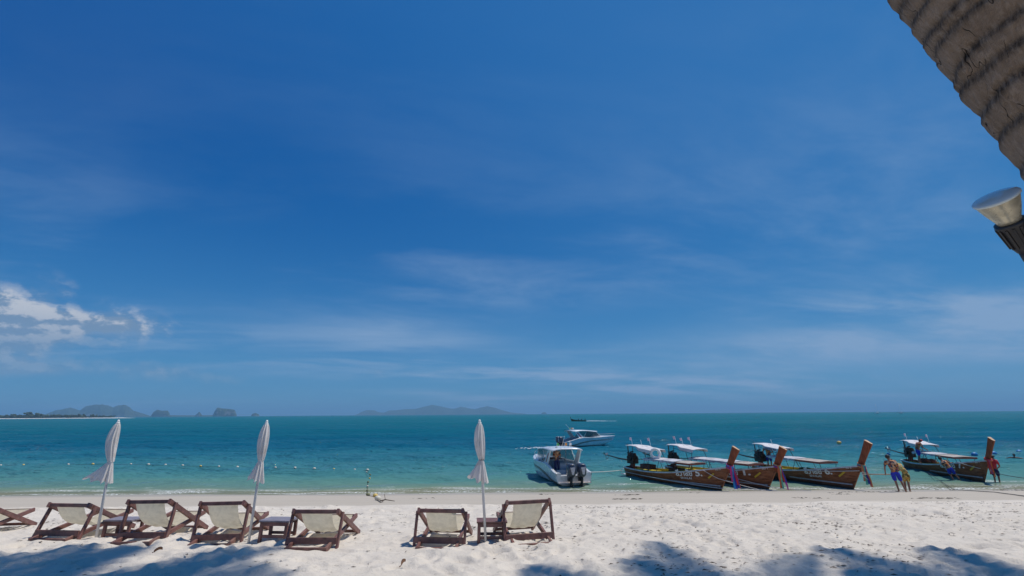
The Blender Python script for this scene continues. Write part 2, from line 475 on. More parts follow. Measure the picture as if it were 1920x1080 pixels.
M_cap = mat('white_cap_cloth', (0.70, 0.70, 0.72), 0.8, 0.05)
M_redcloth = mat('red_cloth', (0.52, 0.035, 0.05), 0.8, 0.15, 10)
M_frond = mat('palm_frond_green', (0.06, 0.10, 0.022), 0.5, 0.3, 3, transl=0.25)
M_leafdead = mat('dead_brown_leaf', (0.15, 0.070, 0.035), 0.8, 0.35, 20)
M_debris = mat('dark_beach_litter', (0.085, 0.055, 0.035), 0.9, 0.5, 3)
M_weed = mat('dark_seaweed', (0.045, 0.034, 0.020), 0.7, 0.4, 5)
M_glass = mat('tinted_boat_glass', (0.015, 0.045, 0.06), 0.06, 0.05, alpha=0.62)
M_tabletop = mat('weathered_grey_table_top', (0.27, 0.235, 0.26), 0.38, 0.2, 8, 0.2, 60, stretch=(1, 5, 1))
M_tree = mat('far_tree_foliage', (0.055, 0.075, 0.045), 0.95, 0.4, 0.08)
M_foam = mat('white_wake_foam', (0.80, 0.82, 0.82), 0.9, 0.1, 2)
M_parglass = mat('silvered_lamp_glass', (0.56, 0.51, 0.38), 0.30, 0.25, 26, metal=0.45)

# ------------------------------------------------------------------ mesh helpers
def smooth(x, a, b):
    t = min(1.0, max(0.0, (x - a) / (b - a)))
    return t * t * (3 - 2 * t)

class MB:
    def __init__(self):
        self.v = []
        self.f = []
        self.sm = []
    def add(self, vs, fs, s=False):
        o = len(self.v)
        self.v += [tuple(p) for p in vs]
        self.f += [tuple(i + o for i in f) for f in fs]
        self.sm += [s] * len(fs)
        return self
    def box(self, c, s, rot=None):
        c = Vector(c)
        vs = []
        for dx in (-.5, .5):
            for dy in (-.5, .5):
                for dz_ in (-.5, .5):
                    q = Vector((dx * s[0], dy * s[1], dz_ * s[2]))
                    if rot is not None:
                        q = rot @ q
                    vs.append(c + q)
        return self.add(vs, [(0, 1, 3, 2), (4, 6, 7, 5), (0, 4, 5, 1), (2, 3, 7, 6), (0, 2, 6, 4), (1, 5, 7, 3)])
    def bar(self, p0, p1, w, h, up=(0, 0, 1), ch=0.12):
        """plank from p0 to p1 with chamfered long edges; w across, h along up"""
        p0, p1 = Vector(p0), Vector(p1)
        a = (p1 - p0).normalized()
        s = a.cross(Vector(up))
        if s.length < 1e-4:
            s = a.cross(Vector((0, 1, 0)))
        s.normalize()
        u = s.cross(a).normalized()
        k = min(w, h) * ch
        prof = [(-w / 2 + k, -h / 2), (w / 2 - k, -h / 2), (w / 2, -h / 2 + k), (w / 2, h / 2 - k), (w / 2 - k, h / 2), (-w / 2 + k, h / 2), (-w / 2, h / 2 - k), (-w / 2, -h / 2 + k)]
        vs = [p + s * x + u * y for p in (p0, p1) for x, y in prof]
        n = 8
        fs = [(i, (i + 1) % n, n + (i + 1) % n, n + i) for i in range(n)]
        fs += [tuple(reversed(range(n))), tuple(range(n, 2 * n))]
        return self.add(vs, fs)
    def tube(self, pts, r, seg=8, cap=True):
        pts = [Vector(p) for p in pts]
        rr = r if isinstance(r, (list, tuple)) else [r] * len(pts)
        rings = []
        ref = None
        for i, p in enumerate(pts):
            a = (pts[min(i + 1, len(pts) - 1)] - pts[max(i - 1, 0)]).normalized()
            if ref is None:
                ref = a.orthogonal().normalized()
            s = (ref - a * ref.dot(a))
            if s.length < 1e-5:
                s = a.orthogonal()
            s.normalize()
            ref = s
            u = a.cross(s)
            rings.append([p + (s * math.cos(q) + u * math.sin(q)) * rr[i] for q in [2 * math.pi * k / seg for k in range(seg)]])
        return self.loft(rings, True, cap, cap)
    def loft(self, rings, closed=True, cap0=True, cap1=True, s=True):
        n = len(rings[0])
        vs = [p for r_ in rings for p in r_]
        fs = []
        for i in range(len(rings) - 1):
            for j in range(n if closed else n - 1):
                k = (j + 1) % n
                fs.append((i * n + j, i * n + k, (i + 1) * n + k, (i + 1) * n + j))
        self.add(vs, fs, s)
        o = len(self.v) - len(vs)
        if cap0:
            self.f.append(tuple(o + q for q in reversed(range(n)))); self.sm.append(False)
        if cap1:
            self.f.append(tuple(o + (len(rings) - 1) * n + q for q in range(n))); self.sm.append(False)
        return self
    def ball(self, c, r, seg=10, rings=7, sc=(1, 1, 1)):
        c = Vector(c)
        rs = []
        for i in range(rings + 1):
            th = math.pi * (0.02 + 0.96 * i / rings)
            rs.append([c + Vector((math.sin(th) * math.cos(q) * r * sc[0], math.sin(th) * math.sin(q) * r * sc[1], math.cos(th) * r * sc[2])) for q in [2 * math.pi * k / seg for k in range(seg)]])
        return self.loft(list(reversed(rs)))
    def torus(self, c, R_, r, rot=None, seg=28, sub=10):
        c = Vector(c)
        vs, fs = [], []
        for i in range(seg):
            a = 2 * math.pi * i / seg
            for j in range(sub):
                b = 2 * math.pi * j / sub
                q = Vector(((R_ + r * math.cos(b)) * math.cos(a), (R_ + r * math.cos(b)) * math.sin(a), r * math.sin(b)))
                if rot is not None:
                    q = rot @ q
                vs.append(c + q)
        for i in range(seg):
            for j in range(sub):
                fs.append((i * sub + j, ((i + 1) % seg) * sub + j, ((i + 1) % seg) * sub + (j + 1) % sub, i * sub + (j + 1) % sub))
        return self.add(vs, fs, True)
    def build(self, name, material, parent=None):
        me = bpy.data.meshes.new(name)
        me.from_pydata(self.v, [], self.f)
        me.polygons.foreach_set('use_smooth', self.sm)
        me.materials.append(material)
        me.update()
        o = bpy.data.objects.new(name, me)
        COL.objects.link(o)
        if parent is not None:
            o.parent = parent
        return o

def tag(o, label, cat, group=None, kind=None):
    o['label'] = label
    o['category'] = cat
    if group:
        o['group'] = group
    if kind:
        o['kind'] = kind
    return o
def structure(o, label=None):
    o['kind'] = 'structure'
    if label:
        o['label'] = label
    return o
def empty(name, loc=(0, 0, 0), rz=0.0):
    o = bpy.data.objects.new(name, None)
    o.empty_display_size = 0.2
    COL.objects.link(o)
    o.location = loc
    o.rotation_euler = (0, 0, rz)
    return o
def copy_tree(o, parent=None):
    c = o.copy()
    COL.objects.link(c)
    if parent is not None:
        c.parent = parent
    for ch in o.children:
        copy_tree(ch, c)
    return c

# ------------------------------------------------------------------ numeric noise for the terrain
def hash2(ix, iy, seed):
    h = (ix.astype(np.int64) * 374761393 + iy.astype(np.int64) * 668265263 + seed * 982451653) & 0x7fffffff
    h = ((h ^ (h >> 13)) * 1274126177) & 0x7fffffff
    h = h ^ (h >> 16)
    return (h & 0xffff) / 65535.0
def vnoise(x, y, seed=0):
    ix, iy = np.floor(x), np.floor(y)
    fx, fy = x - ix, y - iy
    fx = fx * fx * fx * (fx * (fx * 6 - 15) + 10)
    fy = fy * fy * fy * (fy * (fy * 6 - 15) + 10)
    a = hash2(ix, iy, seed); b = hash2(ix + 1, iy, seed)
    c = hash2(ix, iy + 1, seed); d_ = hash2(ix + 1, iy + 1, seed)
    return (a * (1 - fx) + b * fx) * (1 - fy) + (c * (1 - fx) + d_ * fx) * fy - 0.5
PROF_Y = np.array([-400, -60, 0, 6.3, 8.8, 12, 15.2, 16.2, 28, 40, 80, 200, 400, 26000], float)
PROF_Z = np.array([6, 3.2, 2.45, 2.2, 2.10, 1.84, 1.53, 1.42, 0.0, -0.9, -2.5, -6, -8, -9], float)
def ground(x, y):
    x = np.asarray(x, float); y = np.asarray(y, float)
    z = np.interp(y, PROF_Y, PROF_Z)
    rough = np.interp(y, [14.6, 16.4], [1.0, 0.0])
    z = z + rough * (0.085 * vnoise(x / 2.3, y / 1.9, 1) + 0.075 * vnoise(x / 0.85 + 3, y / 0.7, 2) + 0.045 * vnoise(x / 0.36, y / 0.33, 3) + 0.022 * vnoise(x / 0.15, y / 0.15, 4))
    z = z + (1 - rough) * (0.05 * vnoise(x / 6.0, y / 3.0, 5) + 0.016 * vnoise(x / 1.2, y / 0.8, 6))
    return z
def gz(x, y):
    return float(ground(np.array([x]), np.array([y]))[0])

def build_sand():
    rows = np.concatenate([np.linspace(-60, 3.5, 16), np.linspace(4.4, 9.5, 190), np.linspace(9.55, 15.8, 150), np.linspace(16.0, 30, 60), np.geomspace(31, 400, 30)])
    s = np.linspace(-1, 1, 661)
    s = np.sign(s) * np.abs(s) ** 1.0
    sx = s + 3.0 * s ** 9
    Wd = np.maximum(9.5, 1.22 * (rows + 2.0))
    X = np.outer(Wd, sx)
    Y = np.repeat(rows[:, None], len(s), 1)
    Z = ground(X, Y)
    rng = np.random.default_rng(7)
    # footprints trodden into the dry sand, heaped at the rim
    for k in range(1500):
        fy = rng.uniform(4.8, 15.2)
        fx = rng.uniform(-1.05, 1.05) * (fy + 2.2)
        a = rng.uniform(0, math.pi)
        L_, w_ = rng.uniform(0.12, 0.19), rng.uniform(0.06, 0.10)
        dp = rng.uniform(0.016, 0.044)
        r0 = np.searchsorted(rows, fy - 0.45); r1 = np.searchsorted(rows, fy + 0.45)
        sub = X[r0:r1]
        m_ = np.abs(sub - fx) < 0.5
        if not m_.any():
            continue
        ddx = sub - fx; ddy = Y[r0:r1] - fy
        u = (ddx * math.cos(a) + ddy * math.sin(a)) / L_
        v = (-ddx * math.sin(a) + ddy * math.cos(a)) / w_
        q = u * u + v * v
        Z[r0:r1] += np.where(m_, -dp * np.exp(-q * 0.9) + dp * 0.55 * np.exp(-(np.sqrt(q) - 1.75) ** 2 * 3.0), 0)
    nr, nc = X.shape
    vs = np.stack([X, Y, Z], -1).reshape(-1, 3)
    i = np.arange(nr - 1)[:, None] * nc + np.arange(nc - 1)[None]
    f = np.stack([i, i + 1, i + nc + 1, i + nc], -1).reshape(-1, 4)
    me = bpy.data.meshes.new('sand')
    me.vertices.add(len(vs)); me.vertices.foreach_set('co', vs.ravel())
    me.loops.add(f.size); me.loops.foreach_set('vertex_index', f.ravel().astype(np.int32))
    me.polygons.add(len(f))
    me.polygons.foreach_set('loop_start', np.arange(0, f.size, 4, dtype=np.int32))
    me.polygons.foreach_set('loop_total', np.full(len(f), 4, np.int32))
    me.polygons.foreach_set('use_smooth', np.ones(len(f), bool))
    me.materials.append(M_sand)
    me.update(); me.validate()
    o = bpy.data.objects.new('sand', me)
    COL.objects.link(o)
    return structure(o, 'pale trodden sand beach sloping down to the sea')
sand = build_sand()

def build_sea():
    rows = np.concatenate([np.linspace(18, 24.5, 6), np.geomspace(25, 420, 430), np.geomspace(450, 24000, 26)])
    q = np.linspace(-1, 1, 381)
    sx = q + 3.5 * q ** 11
    Wd = np.minimum(1.25 * (rows + 6.0), 5200)
    X = np.outer(Wd, sx)
    Y = np.repeat(rows[:, None], len(q), 1)
    far = np.interp(rows, [27, 36, 150, 420], [0.07, 1.0, 1.0, 0.0])[:, None]
    core = np.interp(np.abs(q), [0.86, 0.97], [1, 0])[None]
    fine = np.interp(rows, [60, 120], [1, 0])[:, None]
    Z = far * core * (0.30 * vnoise(X / 5.2 + 0.12 * Y, Y / 2.1, 21) + fine * 0.19 * vnoise(X / 2.0 - 0.1 * Y, Y / 0.85, 22) + fine * 0.08 * vnoise(X / 0.95, Y / 0.45, 23) + 0.16 * vnoise(X / 11.0 - 0.05 * Y, Y / 4.3, 24))
    nr, nc = X.shape
    m = MB()
    i = np.arange(nr - 1)[:, None] * nc + np.arange(nc - 1)[None]
    f = np.stack([i, i + 1, i + nc + 1, i + nc], -1).reshape(-1, 4)
    m.add(np.stack([X, Y, Z], -1).reshape(-1, 3).tolist(), f.tolist(), True)
    return structure(m.build('sea', M_sea), 'clear turquoise sea darkening to blue offshore')
sea = build_sea()

# ------------------------------------------------------------------ far islands
M_isl = island_material('limestone_island', (0.050, 0.075, 0.040), (0.34, 0.30, 0.27), 0.8)
M_isl2 = island_material('wooded_island', (0.048, 0.075, 0.042), (0.25, 0.22, 0.19), 0.25)
def island(name, prof, D, depth, label, cliffs=0.5, material=None, seed=0, cols=150, rows=26):
    xs = np.array([p[0] for p in prof], float); zs = np.array([p[1] for p in prof], float)
    X = np.linspace(xs[0], xs[-1], cols)
    H_ = np.interp(X, xs, zs)
    J = np.linspace(-1, 1, rows)
    XX, JJ = np.meshgrid(X, J)
    HH = np.repeat(H_[None], rows, 0)
    sc = (xs[-1] - xs[0])
    wob = 1 + 0.5 * vnoise(XX / (sc * 0.10) + seed, JJ * 1.7, seed + 3) + 0.35 * vnoise(XX / (sc * 0.03), JJ * 4 + seed, seed + 9)
    fall = np.clip(1 - np.abs(JJ) ** (1.2 + 3 * cliffs), 0, 1) ** (0.75)
    rid = np.where(np.abs(JJ) < 0.14, 1.0, np.clip(wob, 0.35, 1.0))
    ZZ = HH * fall * rid
    ZZ += np.where(fall > 0.05, HH * 0.10 * vnoise(XX / (sc * 0.012), JJ * 9, seed + 5) * (np.abs(JJ) > 0.1), 0)
    ZZ = np.maximum(ZZ, 0) - np.where(fall <= 0.001, 3, 0)
    YY = D + JJ * depth * (0.6 + 0.4 * np.clip(HH / max(zs), 0, 1))
    XX = XX + (YY - D) * (0.5 * (xs[0] + xs[-1]) / D)          # the range runs away along its own axis
    m = MB()
    vs = np.stack([XX, YY, ZZ], -1).reshape(-1, 3).tolist()
    m.add(vs, [(j * cols + i, j * cols + i + 1, (j + 1) * cols + i + 1, (j + 1) * cols + i) for j in range(rows - 1) for i in range(cols - 1)], True)
    o = m.build(name, material or M_isl)
    o['label'] = label
    o['category'] = 'island'
    return o
island('limestone_island', [(-6244, 7), (-6049, 55), (-5966, 90), (-5883, 97), (-5786, 125), (-5689, 97), (-5647, 83), (-5578, 139), (-5481, 153), (-5370, 160), (-5286, 139), (-5231, 118), (-5175, 139), (-5078, 153), (-5009, 118), (-4953, 76), (-4870, 55), (-4752, 21), (-4697, 5)], 6500, 420,
       'long humped limestone headland, largest land at the left of the horizon', 0.7, M_isl, 1)
island('low_island', [(-4335, 4), (-4098, 19), (-3829, 13), (-3586, 16), (-3317, 3)], 6000, 120, 'thin low strip of land linking the small rocks on the horizon', 0.2, M_isl2, 2, 60, 12)
island('rock_islet', [(-3988, 4), (-3962, 53), (-3927, 76), (-3874, 65), (-3810, 65), (-3786, 41), (-3772, 4)], 5500, 80, 'flat-topped rock islet just right of the long headland', 1.0, M_isl, 3, 50, 16)
island('rock_pinnacle', [(-3510, 3), (-3487, 23), (-3457, 53), (-3440, 35), (-3411, 3)], 5500, 40, 'tiny pointed rock between the two flat-topped islets', 0.6, M_isl, 4, 30, 12)
island('rock_islet', [(-3307, 4), (-3287, 62), (-3264, 94), (-3205, 85), (-3123, 76), (-3070, 70), (-3047, 26), (-3039, 4)], 5500, 100, 'blocky cliff-sided rock islet left of the second umbrella', 1.0, M_isl, 5, 60, 16)
island('rock_islet', [(-2882, 3), (-2870, 26), (-2835, 35), (-2800, 21), (-2788, 3)], 5500, 45, 'smallest rounded rock islet, close to the second umbrella', 0.8, M_isl, 6, 30, 12)
island('wooded_island', [(-3272, 6), (-3183, 62), (-3071, 106), (-2936, 101), (-2824, 62), (-2712, 50), (-2600, 95), (-2465, 95), (-2286, 118), (-2040, 123), (-1883, 162), (-1703, 202), (-1524, 174), (-1345, 129), (-1233, 118), (-1098, 162), (-941, 129), (-807, 106), (-672, 140), (-538, 168), (-403, 140), (-224, 84), (-56, 39), (224, 12)], 10500, 700,
       'long blue mountainous island behind the third umbrella', 0.15, M_isl2, 7, 220, 30)
island('rock_islet', [(509, 3), (538, 29), (586, 29), (615, 3)], 9000, 40, 'speck of an islet right of the mountainous island', 0.9, M_isl2, 8, 24, 10)

# low sand spit with trees at the far left
spit = MB()
sx_ = np.linspace(-2300, -1182, 60)
rowsp = []
for j, (dy_, z_) in enumerate(((0, -0.4), (6, 0.9), (16, 1.3), (60, 1.6), (90, -0.5))):
    rowsp.append([(x, 1500 + dy_ + 14 * math.sin(x * 0.013), z_ * (1 - smooth(x, -1215, -1182)) - 0.3 * smooth(x, -1215, -1182)) for x in sx_])
spit.loft(rowsp, closed=False, cap0=False, cap1=False)
o = spit.build('sand_spit', mat('far_white_sand', (0.72, 0.68, 0.62), 0.9, 0.06, 0.02))
structure(o, 'bright thin sand spit on the left horizon')
rng = random.Random(5)
tl = MB()
x = -2280
while x < -1240:
    fade = 1.0 - 0.55 * smooth(x, -1420, -1250)
    hgt = rng.uniform(5, 10) * fade * (1.0 + 0.7 * (rng.random() < 0.2))
    for k in range(16):
        c = Vector((x + rng.uniform(-5, 5), 1545 + rng.uniform(-10, 14), 2 + hgt * rng.uniform(0.15, 0.95)))
        r_ = hgt * rng.uniform(0.14, 0.34)
        tl.ball(c, r_, 6, 4, (rng.uniform(0.8, 1.7), 1, rng.uniform(0.6, 1.1)))
    x += rng.uniform(2.5, 6.5)
o = tl.build('far_treeline', M_tree)
tag(o, 'low dark line of trees along the sand spit', 'trees', kind='stuff')

# ------------------------------------------------------------------ haze
hz = MB().box((0, 12000, 116), (50400, 25200, 252))
haze = hz.build('haze', M_white)
haze.data.materials.clear()
hm = bpy.data.materials.new('thin_sea_haze')
hm.use_nodes = True
hm.node_tree.nodes.clear()
ho = hm.node_tree.nodes.new('ShaderNodeOutputMaterial')
hv = hm.node_tree.nodes.new('ShaderNodeVolumePrincipled')
hv.inputs['Color'].default_value = (0.34, 0.68, 1.0, 1)
hv.inputs['Density'].default_value = 0.00012
hv.inputs['Anisotropy'].default_value = 0.0
hm.node_tree.links.new(hv.outputs[0], ho.inputs['Volume'])
haze.data.materials.append(hm)
tag(haze, 'thin blue haze over the sea', 'haze', kind='stuff')

# ------------------------------------------------------------------ deck chairs
def deck_chair(x, y, yaw, head, label, prop_out=0.0, w=0.78, seed=0):
    """x, y: middle between the two prop-leg feet; the chair faces +y (the sea)"""
    root = empty('deck_chair', (x, y, gz(x, y) - 0.005), yaw)
    root.rotation_euler = (R(-3.2), R(random.Random(seed).uniform(-1, 1)), yaw)
    tag(root, label, 'deck chair', 'wooden deck chairs facing the sea')
    hw = w / 2
    T = Vector((0, 0.02, head)); F_ = Vector((0, 1.20, 0.02))
    Q = Vector((0, -0.24, 0.0)); K = Vector((0, 1.14, 0.31))
    for s in (-1, 1):
        MB().bar(T + Vector((s * (hw - .03), -.03, .02)), F_ + Vector((s * (hw - .03), 0, 0)), .042, .078).build('back_rail', M_chair, root)
        MB().bar(Q + Vector((s * (hw - .085), 0, 0)), K + Vector((s * (hw - .085), 0, 0)), .040, .072).build('seat_rail', M_chair, root)
        top = T.lerp(F_, 0.09)
        MB().bar((s * (hw + .014), -prop_out, -.06), (s * (hw + .014), top.y - 0.01, top.z + .035), .036, .062, up=(0, 1, 0)).build('prop_leg', M_chair, root)
    MB().bar(T + Vector((-hw + .052, .005, .008)), T + Vector((hw - .052, .005, .008)), .045, .058).build('top_rail', M_chair, root)
    MB().bar(F_ + Vector((-hw + .052, -.05, .03)), F_ + Vector((hw - .052, -.05, .03)), .04, .05).build('foot_rail', M_chair, root)
    MB().bar(K + Vector((-hw + .106, -.02, .0)), K + Vector((hw - .106, -.02, .0)), .04, .045).build('seat_front_bar', M_chair, root)
    MB().bar(Q + Vector((-hw + .106, .02, .012)), Q + Vector((hw - .106, .02, .012)), .045, .05).build('seat_rear_bar', M_chair, root)
    f = 0.20
    MB().bar((-hw, -prop_out * (1 - f) + .0, .095), (hw, -prop_out * (1 - f) + .0, .095), .032, .092).build('prop_bar', M_chair, root)
    # canvas sling hung from the top rail over the front bar
    sl = MB()
    rings = []
    rr = random.Random(seed)
    ph = rr.uniform(0, 6)
    n = 26
    P0, P3 = T + Vector((0, .005, .038)), K + Vector((0, -.02, .026))
    P1, P2 = Vector((0, 0.20, 0.10)), Vector((0, 0.62, 0.0))
    hw2 = 0.25 * w / 0.78
    for i in range(n):
        t = i / (n - 1)
        c = P0 * (1 - t) ** 3 + P1 * 3 * t * (1 - t) ** 2 + P2 * 3 * t * t * (1 - t) + P3 * t ** 3
        row = []
        for j in range(13):
            q = j / 6 - 1
            pinch = 1 - 0.05 * math.sin(math.pi * t)
            z = c.z + 0.022 * math.sin(math.pi * t) * q * q + 0.006 * math.sin(q * 9 + ph + 3 * t) * math.sin(math.pi * t)
            row.append((q * hw2 * pinch, c.y, z))
        rings.append(row)
    sl.loft(rings, closed=False, cap0=False, cap1=False)
    sl.build('canvas_sling', M_canvas, root)
    return root
deck_chair(-9.93, 9.42, R(4), 0.50, 'deck chair cut off by the left edge of the picture', 0.02, seed=1)
deck_chair(-7.86, 9.18, R(-2), 0.515, 'low-leaning deck chair left of the first umbrella, props splayed back', 0.10, seed=2)
deck_chair(-6.22, 8.86, R(-1), 0.60, 'tall deck chair right of the first umbrella and its table', 0.0, seed=3)
deck_chair(-4.93, 8.80, R(2), 0.60, 'deck chair just left of the second umbrella', 0.0, seed=4)
deck_chair(-3.17, 8.36, R(-1), 0.50, 'deck chair right of the second umbrella and table', 0.03, seed=5)
deck_chair(-1.19, 8.47, R(-3), 0.515, 'deck chair left of the third umbrella, beige sling seen squarely from behind', 0.0, seed=6)
deck_chair(0.26, 8.58, R(13), 0.60, 'rightmost deck chair, beside the table under the third umbrella', 0.0, seed=7)

# ------------------------------------------------------------------ small tables
def side_table(x, y, yaw, label, top_mat, h=0.335, w=0.44, dp=0.42):
    root = empty('side_table', (x, y, gz(x, y) - 0.03), yaw)
    root.rotation_euler = (R(-2.5), R(1.0), yaw)
    tag(root, label, 'table', 'small wooden tables between the chairs')
    for k in range(4):                                          # top boards
        yy = -dp / 2 + dp / 4 * (k + 0.5)
        MB().bar((-w / 2 - .03, yy, h), (w / 2 + .03, yy, h), dp / 4 - .006, .026, ch=0.1).build('board', top_mat, root)
    MB().bar((-w / 2, -dp / 2 + .03, h - .045), (w / 2, -dp / 2 + .03, h - .045), .024, .055).build('apron', M_chair, root)
    MB().bar((-w / 2, dp / 2 - .03, h - .045), (w / 2, dp / 2 - .03, h - .045), .024, .055).build('apron', M_chair, root)
    for sx in (-1, 1):
        for sy in (-1, 1):
            MB().bar((sx * (w / 2 - .012), sy * (dp / 2 - .04), -.06), (sx * (w / 2 - .012), sy * (dp / 2 - .04), h - .018), .05, .05, up=(0, 1, 0)).build('leg', M_chair, root)
    for sy in (-1, 1):
        MB().bar((-w / 2 + .014, sy * (dp / 2 - .04), .105), (w / 2 - .014, sy * (dp / 2 - .04), .105), .026, .045).build('stretcher', M_chair, root)
    return root
side_table(-7.12, 9.62, R(3), 'small table behind the first umbrella, wedged between two deck chairs', M_tabletop)
side_table(-3.96, 8.88, R(-1), 'small four-legged table beside the second umbrella pole', M_tabletop)
side_table(-0.37, 8.78, R(4), 'small table beneath the third umbrella', M_chair)

# ------------------------------------------------------------------ closed umbrellas
def umbrella(x, y, lean, blow, label, seed, H_=1.98, fat=1.0):
    z0 = gz(x, y) - 0.02
    root = empty('beach_umbrella', (x, y, z0))
    tag(root, label, 'umbrella', 'furled white beach umbrellas')
    rr = random.Random(seed)
    ax = lambda z: Vector((lean * z / H_, 0, z))
    MB().tube([ax(-.2), ax(.9), ax(H_ - .05)], .0215, 10).build('pole', M_pole, root)
    c = MB()
    c.tube([ax(H_ - .03), ax(H_ - .005)], [.030, .030], 10)
    c.tube([ax(H_ - .005), ax(H_ + .02), ax(H_ + .04)], [.018, .022, .012], 10)
    c.build('finial', M_white, root)
    zt, zk, zb = H_ - .02, 1.31, 0.96
    can = MB()
    rings = []
    NA, nz = 64, 30
    phs = [rr.uniform(0, 6.28) for _ in range(4)]
    for i in range(nz + 1):
        t = i / nz
        z = zt + (zk - zt) * t
        body = .024 + fat * .074 * (math.sin(math.pi * min(1, t ** 0.80 * .90))) ** 0.85
        bulge = 0.0 if t < 0.02 else 1.0
        off = Vector((-blow * .08 * math.sin(math.pi * t), 0, 0))
        ring = []
        for k in range(NA):
            a = 2 * math.pi * k / NA
            fold = 1 + bulge * (0.15 * math.cos(8 * a + phs[0] + .6 * t) + 0.07 * math.cos(13 * a + phs[1] - 1.2 * t))
            ring.append(ax(z) + off + Vector((math.cos(a) * body * fold, math.sin(a) * body * fold, 0)))
        rings.append(ring)
    can.loft(rings, True, True, False)
    can.build('canopy', M_umb, root)
    tie = MB()
    tie.torus(ax(zk), .040 * fat + .004, .010, seg=20, sub=6)
    tie.build('tie_strap', M_black if seed == 3 else M_white, root)
    sk = MB()
    rings = []
    for i in range(15):
        t = i / 14
        ring = []
        for k in range(NA):
            a = 2 * math.pi * k / NA
            spread = .034 + .050 * t ** 0.8
            lob = max(0, math.cos(a - math.pi)) ** 1.5               # cloth blown to the left
            fold = 1 + (0.12 + .20 * t) * math.cos(8 * a + phs[2]) + .16 * t * math.cos(5 * a + phs[3])
            rad = spread * fold * (1 + 0.2 * lob)
            dropz = zk - (zk - zb) * t * (1 - .22 * lob * t + .08 * math.cos(8 * a + phs[2] + 1.0) * t)
            ring.append(ax(dropz) + Vector((math.cos(a) * rad - lob * blow * t * 0.42 - blow * .05 * t, math.sin(a) * rad, 0)))
        rings.append(ring)
    sk.loft(rings, True, False, False)
    sk.build('canopy_skirt', M_umb, root)
    return root
umbrella(-7.256, 9.212, 0.0, 0.62, 'closed white umbrella furthest left, its skirt blown out to the side', 1, 2.0, 0.74)
umbrella(-4.343, 8.705, 0.07, 0.14, 'closed white umbrella standing second from the left, by the four-legged table', 2, 1.93, 0.72)
umbrella(-0.449, 8.58, -0.12, 0.26, 'closed white umbrella with dark tie, furthest right', 3, 1.92, 0.76)

